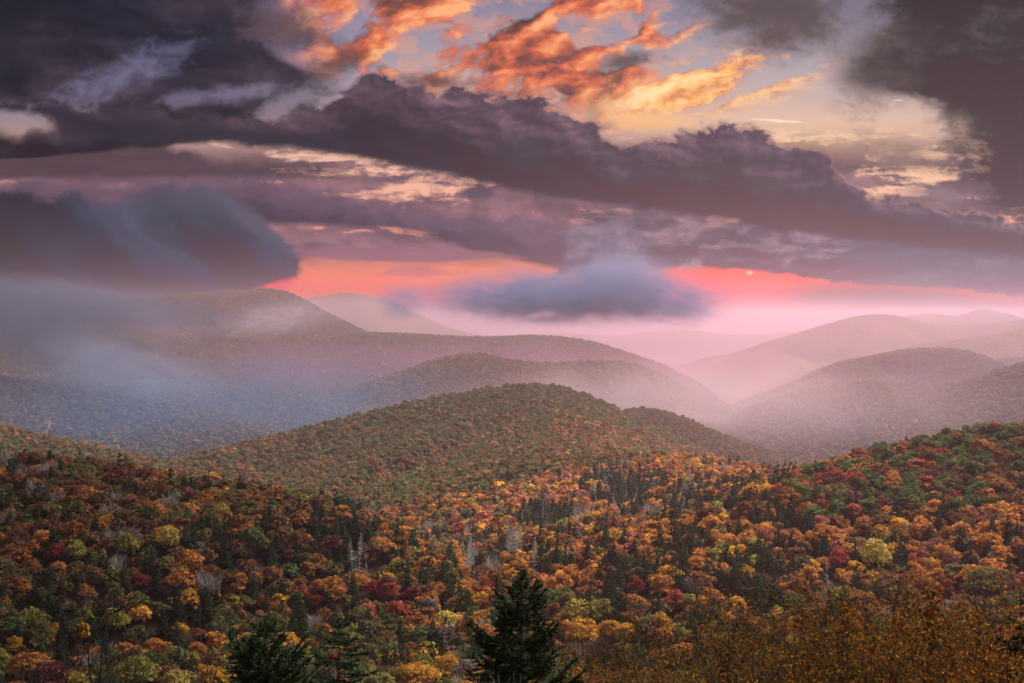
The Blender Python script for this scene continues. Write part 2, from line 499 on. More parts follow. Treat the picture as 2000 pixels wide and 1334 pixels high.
# ------------------------------------------------------------------ terrain
# every ridge: name, slope towards the viewer, slope behind, crest roundness (m), canopy height (m), crest as (photo x, photo y, ground distance)
RIDGES = [
    ("near_hill", .20, .5, 40, 11, [(-700, 800, 900), (-300, 850, 800), (0, 886, 760), (100, 893, 745), (250, 913, 725), (400, 935, 700), (470, 945, 690), (560, 966, 670), (640, 992, 655), (720, 1040, 640), (770, 1085, 630)]),
    ("near_hill", .22, .5, 45, 11, [(2700, 690, 900), (2300, 770, 800), (2000, 830, 760), (1950, 830, 755), (1900, 836, 765), (1800, 863, 790), (1700, 893, 820), (1620, 915, 860), (1560, 930, 900), (1480, 917, 960), (1400, 900, 1020), (1300, 888, 1080), (1230, 880, 1160), (1180, 872, 1280), (1150, 862, 1400), (1120, 835, 1560), (1090, 790, 1740), (1050, 745, 1900)]),
    ("middle_hill", .56, .65, 8, 13, [(1050, 745, 1900), (1000, 757, 1900), (950, 772, 1890), (900, 785, 1880), (800, 803, 1850), (700, 820, 1820), (620, 840, 1800), (560, 865, 1780), (500, 893, 1750), (440, 917, 1720), (390, 940, 1700), (330, 980, 1680)]),
    ("middle_hill", .56, .65, 8, 13, [(1050, 745, 1900), (1080, 755, 1920), (1130, 785, 1960), (1200, 818, 2020), (1260, 847, 2080), (1330, 872, 2140), (1450, 905, 2200), (1560, 928, 2250)]),
    ("middle_hill", .62, .6, 10, 12, [(1030, 760, 1870), (960, 790, 1760), (900, 812, 1660), (840, 840, 1560), (770, 880, 1460), (700, 920, 1390), (640, 955, 1340), (600, 985, 1310)]),
    ("middle_hill", .58, .55, 10, 12, [(1120, 835, 1560), (1040, 852, 1450), (970, 880, 1330), (900, 915, 1220), (850, 955, 1140), (800, 1010, 1060)]),
    ("middle_hill", .42, .5, 50, 12, [(1150, 830, 2402), (1200, 803, 2402), (1255, 793, 2402), (1310, 803, 2421), (1400, 842, 2449), (1500, 882, 2495), (1580, 918, 2532), (1640, 950, 2550)]),
    ("middle_hill", .40, .5, 30, 12, [(1800, 870, 1500), (1870, 843, 1500), (1920, 826, 1500), (1970, 830, 1500), (2050, 838, 1500), (2200, 830, 1500)]),
    ("mountain", .40, .5, 60, 14, [(1380, 832, 3335), (1440, 806, 3335), (1500, 782, 3335), (1560, 766, 3358), (1640, 750, 3392), (1700, 745, 3392), (1760, 746, 3392), (1850, 750, 3392), (1900, 740, 3392), (1950, 722, 3392), (2000, 707, 3392), (2200, 650, 3450), (2600, 560, 3680)]),
    ("mountain", .40, .5, 60, 14, [(-600, 640, 3300), (-200, 700, 3100), (0, 735, 3000), (150, 760, 3000), (300, 782, 2900), (420, 807, 2800), (500, 835, 2700), (560, 866, 2600), (600, 892, 2520), (630, 915, 2480)]),
    ("mountain", .36, .5, 40, 13, [(-600, 740, 2200), (-200, 800, 2000), (0, 830, 1900), (60, 845, 1850), (140, 860, 1800), (230, 882, 1740), (330, 906, 1660), (400, 926, 1600), (450, 950, 1540)]),
    ("mountain", .40, .5, 80, 14, [(-300, 725, 4085), (0, 738, 3990), (300, 752, 3990), (400, 756, 3990), (480, 758, 3942), (560, 766, 3895), (620, 780, 3800), (700, 800, 3705)]),
    ("mountain", .42, .5, 80, 14, [(480, 815, 4144), (560, 792, 4032), (640, 766, 3920), (700, 752, 3864), (800, 720, 3808), (880, 696, 3752), (940, 690, 3718), (1000, 703, 3718), (1050, 709, 3752), (1150, 705, 3808), (1230, 709, 3808), (1290, 732, 3830), (1350, 766, 3864), (1420, 803, 3920), (1470, 830, 3976)]),
    ("mountain", .38, .5, 110, 14, [(0, 640, 5051), (200, 635, 5051), (300, 640, 4961), (400, 645, 4961), (480, 650, 4961), (560, 655, 4961), (640, 660, 4961), (700, 650, 4961), (750, 650, 4961), (850, 655, 4961), (950, 658, 4961), (1050, 655, 4961), (1150, 666, 4961), (1230, 690, 4961), (1300, 716, 4961), (1350, 752, 5006), (1430, 796, 5051), (1490, 830, 5096)]),
    ("mountain", .40, .5, 120, 14, [(-600, 600, 6087), (-200, 610, 6087), (100, 600, 6087), (200, 592, 6087), (300, 580, 6042), (400, 572, 5996), (480, 568, 5996), (520, 564, 5996), (560, 570, 5996), (600, 588, 5996), (640, 611, 5996), (700, 642, 6042), (770, 668, 6087), (900, 710, 6178)]),
    ("mountain", .40, .5, 90, 14, [(1440, 800, 4400), (1500, 772, 4500), (1580, 745, 4650), (1640, 722, 4800), (1700, 695, 5000), (1760, 684, 5000), (1820, 680, 5000), (1880, 683, 5000), (1920, 695, 5000), (1960, 712, 5000), (2040, 740, 5000), (2200, 760, 5000)]),
    ("far_mountain", .36, .5, 120, 10, [(1500, 745, 7400), (1600, 712, 7400), (1700, 692, 7400), (1800, 668, 7400), (1900, 655, 7400), (2000, 638, 7400), (2200, 600, 7400), (2500, 590, 7600)]),
    ("far_mountain", .36, .5, 150, 10, [(1420, 690, 9800), (1500, 664, 9800), (1560, 646, 9800), (1620, 628, 9800), (1680, 613, 9800), (1745, 612, 9800), (1800, 625, 9800), (1870, 632, 9800), (1950, 626, 9800), (2000, 620, 9800), (2200, 610, 9800), (2600, 620, 9800)]),
    ("far_mountain", .34, .5, 200, 0, [(1640, 650, 14000), (1720, 628, 14000), (1790, 614, 14000), (1820, 612, 14000), (1870, 617, 14000), (1915, 604, 14000), (1960, 611, 14000), (2020, 626, 14000), (2200, 630, 14000)]),
    ("far_mountain", .34, .5, 200, 0, [(560, 590, 13000), (620, 580, 13000), (680, 572, 13000), (760, 588, 13000), (820, 615, 13000), (900, 646, 13000), (1000, 668, 13000)]),
    ("far_mountain", .34, .5, 200, 0, [(640, 655, 17000), (780, 652, 17000), (820, 645, 17000), (860, 637, 17000), (900, 648, 17000), (1000, 655, 17000), (1100, 650, 17000), (1200, 655, 17000), (1280, 647, 17000), (1340, 645, 17000), (1420, 653, 17000), (1520, 650, 17000), (1650, 640, 17000)]),
    ("far_mountain", .34, .5, 160, 0, [(1250, 745, 8600), (1340, 725, 8600), (1420, 705, 8600), (1500, 690, 8600), (1560, 700, 8600), (1640, 730, 8600)]),
]
NAMES = ["valley", "near_hill", "middle_hill", "mountain", "far_mountain"]


def catmull(P, n):
    P = np.asarray(P, float)
    d = np.concatenate([[0], np.cumsum(np.linalg.norm(np.diff(P, axis=0), axis=1))])
    t = np.linspace(0, d[-1], n)
    m = np.gradient(P, d, axis=0)
    i = np.clip(np.searchsorted(d, t, side='right') - 1, 0, len(P) - 2)
    h = (d[i + 1] - d[i])[:, None]
    s = ((t - d[i]) / (d[i + 1] - d[i]))[:, None]
    return ((2 * s ** 3 - 3 * s ** 2 + 1) * P[i] + (s ** 3 - 2 * s ** 2 + s) * h * m[i] + (-2 * s ** 3 + 3 * s ** 2) * P[i + 1] + (s ** 3 - s ** 2) * h * m[i + 1])


FLOOR_R = [0, 150, 330, 500, 750, 900, 1300, 2000, 3500, 8000, 30000]
FLOOR_Z = [-1.7, -56, -105, -129, -134, -150, -215, -300, -400, -470, -520]


def terrain_height(X, Y):
    r = np.hypot(X, Y)
    z = np.interp(r, FLOOR_R, FLOOR_Z)
    z = z + (fbm(X / 90 + 40, Y / 90 + 40, 3, 11) - 0.5) * np.clip((r - 100) / 300, 0, 1) * np.clip(r * 0.02, 0, 24)
    who = np.zeros(len(X), np.int8)
    for k, (nm, sf, sb, w, can, pts) in enumerate(RIDGES):
        P = np.array([at(a, b, c) for a, b, c in pts])
        P[:, 2] -= can
        Q = catmull(P, 70 if nm != "far_mountain" else 50)
        pad = 2200.0 if nm != "far_mountain" else 4000.0
        if nm == "near_hill":
            pad = 700.0
        idx = np.where((X > Q[:, 0].min() - pad) & (X < Q[:, 0].max() + pad) & (Y > Q[:, 1].min() - pad) & (Y < Q[:, 1].max() + pad))[0]
        if not len(idx):
            continue
        x, y = X[idx].astype(np.float32), Y[idx].astype(np.float32)
        best = np.full(len(idx), 1e20, np.float32)
        zc = np.zeros(len(idx), np.float32)
        A, B = Q[:-1].astype(np.float32), Q[1:].astype(np.float32)
        for a, b in zip(A, B):
            ex, ey = b[0] - a[0], b[1] - a[1]
            tt = np.clip(((x - a[0]) * ex + (y - a[1]) * ey) / (ex * ex + ey * ey + 1e-9), 0, 1)
            d2 = (x - a[0] - tt * ex) ** 2 + (y - a[1] - tt * ey) ** 2
            m = d2 < best
            best[m] = d2[m]
            zc[m] = (a[2] + tt * (b[2] - a[2]))[m]
        d = np.sqrt(best)
        # nearer than the crest: the flank one sees; farther: the back
        back = np.hypot(x, y) > np.interp(np.arctan2(x, y), *_crest_r(Q))
        sl = np.where(back, sb, sf)
        amp = {"near_hill": 9, "middle_hill": 62, "mountain": 75, "far_mountain": 120}[nm]
        wl = {"near_hill": 120, "middle_hill": 230, "mountain": 600, "far_mountain": 1400}[nm]
        spur = (fbm(x / wl + k * 7.3, y / wl + k * 3.1, 4, 20 + k, True) - 0.55) * amp * np.clip(d / (wl * (.7 if nm == 'middle_hill' else 1.0)), 0, 1)
        h = zc - sl * (np.sqrt(best + w * w) - w) + spur
        kk = {"near_hill": 6.0, "middle_hill": 10.0, "mountain": 22.0, "far_mountain": 40.0}[nm]
        zz = z[idx]
        m = h > zz
        q = np.clip(0.5 + 0.5 * (h - zz) / kk, 0, 1)
        z[idx] = zz + (h - zz) * q + 0.0 * kk * q * (1 - q)
        who[idx[m]] = NAMES.index(nm)
    return z, who


def _crest_r(Q):
    a = np.arctan2(Q[:, 0], Q[:, 1])
    o = np.argsort(a)
    return a[o], np.hypot(Q[:, 0], Q[:, 1])[o]


AZ = np.radians(np.concatenate([np.linspace(-180, -30, 36)[:-1], np.linspace(-30, -22, 41)[:-1], np.linspace(-22, 22, 590), np.linspace(22, 30, 41)[1:], np.linspace(30, 180, 36)[1:]]))
RR = np.concatenate([[0.0], np.geomspace(1.5, 26000, 900)])


def build_terrain():
    na, nr = len(AZ), len(RR)
    a, r = np.meshgrid(AZ, RR, indexing='ij')
    X, Y = (np.sin(a) * r).ravel(), (np.cos(a) * r).ravel()
    Z, who = terrain_height(X, Y)
    Zg = Z.reshape(na, nr)
    Zg[:, 0] = -1.7
    V_ = np.stack([X, Y, Zg.ravel()], 1)
    i, j = np.meshgrid(np.arange(na - 1), np.arange(nr - 1), indexing='ij')
    f = np.stack([i * nr + j, (i + 1) * nr + j, (i + 1) * nr + j + 1, i * nr + j + 1], -1).reshape(-1, 4)
    w4 = who[f].max(1)
    for k, nm in enumerate(NAMES):
        ff = f[w4 == k]
        if not len(ff):
            continue
        u, inv = np.unique(ff, return_inverse=True)
        me = mesh(nm, V_[u], inv.reshape(ff.shape), [MAT_GROUND if k < 3 else MAT_FARWOOD], smooth=True)
        link(nm, me, kind="structure", label={
            "valley": "wooded valley floor below the overlook, covered in autumn forest",
            "near_hill": "low wooded hillsides closing the near bowl of forest",
            "middle_hill": "wooded hill with a rounded summit rising behind the bowl",
            "mountain": "hazy forested mountain ridges one behind another",
            "far_mountain": "faint far mountain ridges fading into pink haze"}[nm])
    # elevation of the highest ground seen so far along each sight line, to tell which trees show
    el = Zg[:, 1:] / RR[None, 1:]
    hor = np.maximum.accumulate(el, axis=1)
    return Zg, hor


def sample_grid(Gd, a, r, r0=0):
    """bilinear look-up in the polar grid"""
    ia = np.clip(np.searchsorted(AZ, a) - 1, 0, len(AZ) - 2)
    fa = (a - AZ[ia]) / (AZ[ia + 1] - AZ[ia])
    rr = RR[r0:]
    ir = np.clip(np.searchsorted(rr, r) - 1, 0, len(rr) - 2)
    fr = (r - rr[ir]) / (rr[ir + 1] - rr[ir])
    return (Gd[ia, ir] * (1 - fa) + Gd[ia + 1, ir] * fa) * (1 - fr) + (Gd[ia, ir + 1] * (1 - fa) + Gd[ia + 1, ir + 1] * fa) * fr


def new_mat(name):
    m = bpy.data.materials.new(name)
    m.use_nodes = True
    m.node_tree.nodes.clear()
    g = G(m.node_tree)
    return m, g, g.node('ShaderNodeOutputMaterial')


def mat_ground():
    m, g, o = new_mat("forest_floor")
    tc = g.node('ShaderNodeTexCoord')
    n = g.node('ShaderNodeTexNoise'); n.inputs['Scale'].default_value = 0.25; n.inputs['Detail'].default_value = 6
    g.t.links.new(tc.outputs['Object'], n.inputs['Vector'])
    c = g.ramp(V(g, n.outputs[0]), [(0.3, (0.022, 0.017, 0.012, 1)), (0.55, (0.05, 0.032, 0.02, 1)), (0.75, (0.075, 0.055, 0.025, 1))])
    d = g.node('ShaderNodeBsdfDiffuse')
    g.put(d.inputs[0], c)
    g.t.links.new(d.outputs[0], o.inputs['Surface'])
    return m


def mat_farwood():
    m, g, o = new_mat("far_woodland")
    tc = g.node('ShaderNodeTexCoord')
    vo = g.node('ShaderNodeTexVoronoi'); vo.inputs['Scale'].default_value = 0.075
    g.t.links.new(tc.outputs['Object'], vo.inputs['Vector'])
    n = g.node('ShaderNodeTexNoise'); n.inputs['Scale'].default_value = 0.004; n.inputs['Detail'].default_value = 6
    g.t.links.new(tc.outputs['Object'], n.inputs['Vector'])
    sp = g.node('ShaderNodeSeparateXYZ')
    g.t.links.new(vo.outputs['Color'], sp.inputs[0])
    f = V(g, n.outputs[0]) * 0.7 + V(g, sp.outputs[0]) * 0.3
    c = g.ramp(f, [(0.3, (0.045, 0.05, 0.025, 1)), (0.45, (0.08, 0.06, 0.03, 1)), (0.6, (0.14, 0.065, 0.03, 1)), (0.75, (0.16, 0.10, 0.04, 1))])
    d = g.node('ShaderNodeBsdfDiffuse')
    g.put(d.inputs[0], c)
    b = g.node('ShaderNodeBump'); b.inputs['Strength'].default_value = 0.9; b.inputs['Distance'].default_value = 9.0; b.invert = True
    g.t.links.new(vo.outputs['Distance'], b.inputs['Height'])
    g.t.links.new(b.outputs[0], d.inputs['Normal'])
    g.t.links.new(d.outputs[0], o.inputs['Surface'])
    return m


MAT_GROUND, MAT_FARWOOD = mat_ground(), mat_farwood()
ZG, HOR = build_terrain()


# ------------------------------------------------------------------ haze
def build_haze():
    x0, x1, y0, y1, z0, z1 = -27500, 27500, -27500, 27500, -640, HAZE_TOP
    v = [(x, y, z) for z in (z0, z1) for x, y in ((x0, y0), (x1, y0), (x1, y1), (x0, y1))]
    f = [(3, 2, 1, 0), (4, 5, 6, 7), (0, 1, 5, 4), (1, 2, 6, 5), (2, 3, 7, 6), (3, 0, 4, 7)]
    m, g, o = new_mat("haze_air")
    p = g.node('ShaderNodeVolumePrincipled')
    p.inputs['Color'].default_value = HAZE_COL
    p.inputs['Density'].default_value = HAZE_DENS
    p.inputs['Anisotropy'].default_value = HAZE_G
    g.t.links.new(p.outputs[0], o.inputs['Volume'])
    me = mesh("haze", v, [f], [m])
    link("haze", me, kind="stuff", label="thin pink and blue evening haze filling the valleys")


build_haze()


# ------------------------------------------------------------------ plant materials
def mat_leaf(name, attr_type, transl=0.35, var=0.55, scale=0.9):
    """foliage: the tree's own tint, varied from clump to clump"""
    m, g, o = new_mat(name)
    at_ = g.node('ShaderNodeAttribute', attribute_type=attr_type)
    at_.attribute_name = "tint"
    geo = g.node('ShaderNodeNewGeometry')
    tc = g.node('ShaderNodeTexCoord')
    n = g.node('ShaderNodeTexNoise'); n.inputs['Scale'].default_value = scale; n.inputs['Detail'].default_value = 3
    g.t.links.new(tc.outputs['Object'], n.inputs['Vector'])
    k = V(g, geo.outputs['Random Per Island']) * var + V(g, n.outputs[0]) * 0.9 + (1.0 - 0.5 * var - 0.45)
    c = g.mulc(V(g, at_.outputs['Color']), k)
    hs = g.node('ShaderNodeHueSaturation')
    g.put(hs.inputs['Hue'], V(g, n.outputs[0]) * 0.05 + 0.475)
    g.put(hs.inputs['Color'], c)
    d = g.node('ShaderNodeBsdfDiffuse'); t_ = g.node('ShaderNodeBsdfTranslucent')
    g.t.links.new(hs.outputs[0], d.inputs[0]); g.t.links.new(hs.outputs[0], t_.inputs[0])
    mx = g.node('ShaderNodeMixShader'); mx.inputs[0].default_value = transl
    g.t.links.new(d.outputs[0], mx.inputs[1]); g.t.links.new(t_.outputs[0], mx.inputs[2])
    g.t.links.new(mx.outputs[0], o.inputs['Surface'])
    return m


def mat_flat(name, c1, c2, scale, rough=0.9):
    m, g, o = new_mat(name)
    tc = g.node('ShaderNodeTexCoord')
    n = g.node('ShaderNodeTexNoise'); n.inputs['Scale'].default_value = scale; n.inputs['Detail'].default_value = 5
    g.t.links.new(tc.outputs['Object'], n.inputs['Vector'])
    p = g.node('ShaderNodeBsdfPrincipled')
    g.put(p.inputs['Base Color'], g.mix(V(g, n.outputs[0]), c1, c2))
    p.inputs['Roughness'].default_value = rough
    p.inputs['Specular IOR Level'].default_value = 0.15
    g.t.links.new(p.outputs[0], o.inputs['Surface'])
    return m


LEAF_OBJ = mat_leaf("tree_leaves", 'OBJECT')
LEAF_GEO = mat_leaf("forest_leaves", 'GEOMETRY', var=0.45, scale=0.25)
BARK = mat_flat("bark", (0.035, 0.026, 0.02, 1), (0.10, 0.08, 0.065, 1), 3.0)
PALEWOOD = mat_flat("weathered_wood", (0.20, 0.18, 0.17, 1), (0.42, 0.39, 0.37, 1), 2.0)
NEEDLE = mat_flat("needles", (0.012, 0.026, 0.010, 1), (0.035, 0.060, 0.018, 1), 2.5, 0.7)
DARKTWIG = mat_flat("dark_twigs", (0.010, 0.007, 0.006, 1), (0.028, 0.02, 0.015, 1), 4.0)


# ------------------------------------------------------------------ plant geometry
def quads_at(P, N, size, r, aspect=1.0):
    """one four-cornered clump of leaves at each point P, facing about N"""
    n = len(P)
    N = N / (np.linalg.norm(N, axis=1, keepdims=True) + 1e-9)
    t = r.normal(size=(n, 3))
    t -= (t * N).sum(1, keepdims=True) * N
    t /= np.linalg.norm(t, axis=1, keepdims=True) + 1e-9
    b = np.cross(N, t)
    s = np.broadcast_to(size, (n,))[:, None]
    j = lambda: r.uniform(0.6, 1.25, (n, 1))
    c = np.stack([P + t * s * j() , P + b * s * aspect * j() , P - t * s * j(), P - b * s * aspect * j()], 1)
    c += N[:, None, :] * (r.uniform(-.35, .35, (n, 4, 1)) * s[:, None, :])
    return c.reshape(-1, 3), np.arange(4 * n).reshape(n, 4)


def crown_cloud(seed, n, size, nl=8, squat=1.0):
    """crown of unit height 1 (base 0.28, top 1) and about 0.8 wide: clumps over several lobes"""
    r = np.random.default_rng(seed)
    P, N = [], []
    lobes = [(0, 0, 0.70, 0.27, 0.27)]
    for k in range(nl):
        a = 2 * math.pi * (k + r.uniform(-.3, .3)) / nl
        lobes.append((math.cos(a) * r.uniform(.17, .27), math.sin(a) * r.uniform(.17, .27), r.uniform(.46, .72), r.uniform(.13, .21), r.uniform(.13, .19)))
    for k in range(3):
        lobes.append((r.uniform(-.13, .13), r.uniform(-.13, .13), r.uniform(.76, .88), r.uniform(.10, .16), r.uniform(.09, .13)))
    w = np.array([l[3] ** 2 for l in lobes]); w /= w.sum()
    for l, k in zip(lobes, r.multinomial(n, w)):
        d = r.normal(size=(k, 3))
        d[:, 2] = np.where(r.random(k) < .8, np.abs(d[:, 2]), d[:, 2])
        d /= np.linalg.norm(d, axis=1, keepdims=True)
        rad = r.uniform(.72, 1.05, (k, 1))
        P.append(np.array(l[:3]) + d * rad * np.array([l[3], l[3], l[4] * squat]))
        N.append(d + r.normal(size=(k, 3)) * .45 + np.array([0, 0, .15]))
    P, N = np.concatenate(P), np.concatenate(N)
    return quads_at(P, N, r.uniform(.6, 1.3, len(P)) * size, r)


def tube(path, rad, sides=5):
    path, rad = np.asarray(path, float), np.asarray(rad, float)
    n = len(path)
    d = np.gradient(path, axis=0)
    d /= np.linalg.norm(d, axis=1, keepdims=True) + 1e-9
    ref = np.where(np.abs(d[:, 2:3]) > .9, np.array([[1., 0, 0]]), np.array([[0, 0, 1.]]))
    u = np.cross(d, ref); u /= np.linalg.norm(u, axis=1, keepdims=True) + 1e-9
    v = np.cross(d, u)
    a = np.arange(sides) * 2 * math.pi / sides
    ring = path[:, None] + rad[:, None, None] * (np.cos(a)[None, :, None] * u[:, None] + np.sin(a)[None, :, None] * v[:, None])
    i, j = np.meshgrid(np.arange(n - 1), np.arange(sides), indexing='ij')
    k = (j + 1) % sides
    f = np.stack([i * sides + j, i * sides + k, (i + 1) * sides + k, (i + 1) * sides + j], -1).reshape(-1, 4)
    return ring.reshape(-1, 3), f


def join(parts):
    vs, fs, o = [], {}, 0
    for v, f in parts:
        vs.append(v)
        f = np.asarray(f)
        fs.setdefault(f.shape[1], []).append(f + o)
        o += len(v)
    return np.concatenate(vs), [np.concatenate(x) for x in fs.values()]


def trunk_parts(seed, r0=.022, top=.72, limbs=6, sides=6):
    r = np.random.default_rng(seed)
    z = np.linspace(-.06, top, 6)
    path = np.stack([np.cumsum(r.normal(0, .008, 6)), np.cumsum(r.normal(0, .008, 6)), z], 1)
    parts = [tube(path, np.linspace(r0, r0 * .25, 6), sides)]
    for k in range(limbs):
        a = r.uniform(0, 6.28); h = r.uniform(.3, .6)
        p0 = np.array([np.interp(h, z, path[:, 0]), np.interp(h, z, path[:, 1]), h])
        L = r.uniform(.2, .34)
        p1 = p0 + np.array([math.cos(a) * L * .55, math.sin(a) * L * .55, L * .45])
        p2 = p1 + np.array([math.cos(a) * L * .35, math.sin(a) * L * .35, L * .5])
        parts.append(tube([p0, p1, p2], [r0 * .45, r0 * .28, r0 * .1], 4))
    return parts


def spruce_cloud(seed, n=420, wid=.21, size=.034, tiers=9):
    """crown of unit height: a dense ragged cone of small boughs in loose tiers, closed down to near the ground"""
    r = np.random.default_rng(seed)
    f = 1 - np.sqrt(r.random(n))                      # 0 at the bottom, 1 at the tip
    a = r.uniform(0, 6.283, n)
    z = .08 + .92 * f
    lob = 1 + .22 * np.sin(a * 3 + seed) * np.sin(f * 9 + seed) + .12 * np.sin(a * 5 + 2 * seed + f * 14)
    tier = (f * tiers + .35 * np.sin(a * 2 + seed)) % 1.0
    rad = wid * (1 - f) ** .82 * lob * (1.12 - .38 * tier) * r.uniform(.72, 1.08, n) + .006
    P = np.stack([np.cos(a) * rad, np.sin(a) * rad, z], 1)
    N = np.stack([np.cos(a), np.sin(a), .75 + 0 * a], 1) + r.normal(0, .35, (n, 3))
    s = size * (.55 + .75 * (1 - f)) * r.uniform(.7, 1.35, n)
    v, q = quads_at(P, N, s, r, .8)
    tip = np.array([(-.010, 0, .90), (.010, 0, .90), (.002, 0, 1.03), (-.002, 0, 1.03), (0, -.010, .90), (0, .010, .90), (0, .002, 1.03), (0, -.002, 1.03)])
    return np.concatenate([v, tip]), np.concatenate([q, np.array([[0, 1, 2, 3], [4, 5, 6, 7]]) + len(v)])


def blades(P0, P1, w, r):
    """thin two-sided slivers from P0 to P1 (twigs too fine for tubes)"""
    d = P1 - P0
    s = np.cross(d, r.normal(size=d.shape)); s /= np.linalg.norm(s, axis=1, keepdims=True) + 1e-9
    w = np.broadcast_to(w, (len(P0),))[:, None]
    v = np.stack([P0 - s * w, P0 + s * w, P1 + s * w * .35, P1 - s * w * .35], 1).reshape(-1, 3)
    return v, np.arange(4 * len(P0)).reshape(-1, 4)


def snag_parts(seed, full):
    """dead standing conifer of unit height: pale pole with short broken branches"""
    r = np.random.default_rng(seed)
    z = np.linspace(-.04, 1, 9)
    path = np.stack([np.cumsum(r.normal(0, .004, 9)), np.cumsum(r.normal(0, .004, 9)), z], 1)
    parts = [tube(path, np.linspace(.017, .004, 9), 6)]
    n = full
    h = r.uniform(.25, .98, n); a = r.uniform(0, 6.28, n)
    L = (1.02 - h) * r.uniform(.12, .34, n) + .02
    P0 = np.stack([np.interp(h, z, path[:, 0]), np.interp(h, z, path[:, 1]), h], 1)
    P1 = P0 + np.stack([np.cos(a) * L, np.sin(a) * L, L * r.uniform(-.5, .25, n)], 1)
    parts.append(blades(P0, P1, .0055, r))
    t = r.uniform(.4, .9, (n, 1)); Q0 = P0 + (P1 - P0) * t
    Q1 = Q0 + np.stack([np.cos(a + .7) * L * .4, np.sin(a + .7) * L * .4, -L * .15], 1)
    parts.append(blades(Q0, Q1, .004, r))
    return parts


def bare_parts(seed, n=150):
    """leafless broadleaf of unit height: forked limbs and a haze of twigs"""
    r = np.random.default_rng(seed)
    parts = trunk_parts(seed, .018, .6, 9, 5)
    P0, P1 = [], []
    for k in range(n):
        a, h = r.uniform(0, 6.28), r.uniform(.35, .75)
        q = r.uniform(.05, .22)
        p = np.array([math.cos(a) * q, math.sin(a) * q, h])
        L = r.uniform(.14, .30)
        P0.append(p); P1.append(p + np.array([math.cos(a) * L * .6, math.sin(a) * L * .6, L]))
    P0, P1 = np.array(P0), np.array(P1)
    parts.append(blades(P0, P1, .006, r))
    Q0 = P0 + (P1 - P0) * r.uniform(.3, .9, (n, 1))
    parts.append(blades(Q0, Q0 + r.normal(0, .07, (n, 3)) + np.array([0, 0, .08]), .0045, r))
    return parts


# ------------------------------------------------------------------ where the trees stand
PAL = {   # leaf colours
    "rust": (.25, .105, .036), "orange": (.43, .175, .045), "gold": (.52, .26, .035), "yellow": (.44, .33, .07), "lime": (.24, .22, .045),
    "green": (.085, .115, .036), "olive": (.13, .11, .036), "red": (.31, .075, .042), "crimson": (.21, .036, .038), "maroon": (.14, .05, .036),
    "brown": (.16, .085, .04), "pink": (.36, .13, .085), "grey": (.20, .15, .13)}


def pal_weights(px, py, r):
    """mix of leaf colours by where on the slopes a tree stands"""
    if r > 1060:
        if r > 2400:
            return dict(olive=4, green=4, brown=3, rust=1.3, pink=.25, orange=.25, maroon=.3)
        if px < 640:
            return dict(olive=3, green=4, brown=3, rust=1.6, pink=.6, orange=.4, maroon=.6)
        ridge = (py - 745) - abs(px - 1050) * .28
        if ridge < 45:
            return dict(green=6, olive=3, rust=1.2, brown=1, red=.25)
        if px > 1080:
            return dict(rust=3, orange=1.5, olive=2.4, brown=2.2, gold=.5, green=1.6, red=.2)
        return dict(green=5.0, olive=3.6, rust=1.5, orange=.3, pink=.4, red=.12, crimson=.12, brown=1.6)
    if px < 700 and py < 1085 + (px - 300) * .12:
        return dict(brown=4.6, rust=2.6, maroon=1.0, olive=2.4, orange=.5, lime=.22, grey=.7, red=.10, green=.6, gold=.08)
    if px > 1560 and py < 1010 + (1700 - px) * .12:
        return dict(green=6.0, olive=1.6, red=1.5, maroon=1.0, rust=1.5, orange=.8)
    if py > 1165:
        return dict(olive=3.6, gold=1.0, orange=1.6, rust=2.2, lime=1.2, brown=2.4, green=1.6, red=.08, yellow=.15, grey=.4)
    if px > 1500:
        return dict(rust=3.4, orange=3.8, red=.4, maroon=.4, brown=1.8, olive=1.6, gold=1.0, pink=.6, grey=.6)
    if px < 900:
        return dict(rust=3.0, orange=2.8, brown=2.4, olive=2.2, red=.25, crimson=.08, gold=.8, lime=.6, grey=.6)
    return dict(orange=4.8, rust=2.8, gold=1.9, pink=1.1, red=.35, crimson=.08, brown=1.2, olive=1.1, lime=.5, grey=.7)


def scatter(r0, r1, step, amin=-22.5, amax=22.5):
    """jittered grid of standing places between two distances"""
    n = int(r1 / step) + 2
    ix, iy = np.meshgrid(np.arange(-n, n), np.arange(0, int(n / .92) + 2))
    x = (ix + .5 * (iy % 2)) * step + rng.uniform(-.38, .38, ix.shape) * step
    y = iy * step * .92 + rng.uniform(-.38, .38, ix.shape) * step
    x, y = x.ravel(), y.ravel()
    r, a = np.hypot(x, y), np.degrees(np.arctan2(x, y))
    k = (r > r0) & (r <= r1) & (a > amin) & (a < amax)
    x, y, r, a = x[k], y[k], r[k], np.radians(a[k])
    z = sample_grid(ZG, a, r)
    hz = sample_grid(HOR, a, np.maximum(r - 25, 2), 1)
    top = 15.0 * np.where(r > 3000, 1.2, 1.0)
    vis = (z + top) / r > hz - .004
    below = z / r > -.275
    k = vis & (below | (r > 360)) & (r > r0)
    return x[k], y[k], z[k], r[k]


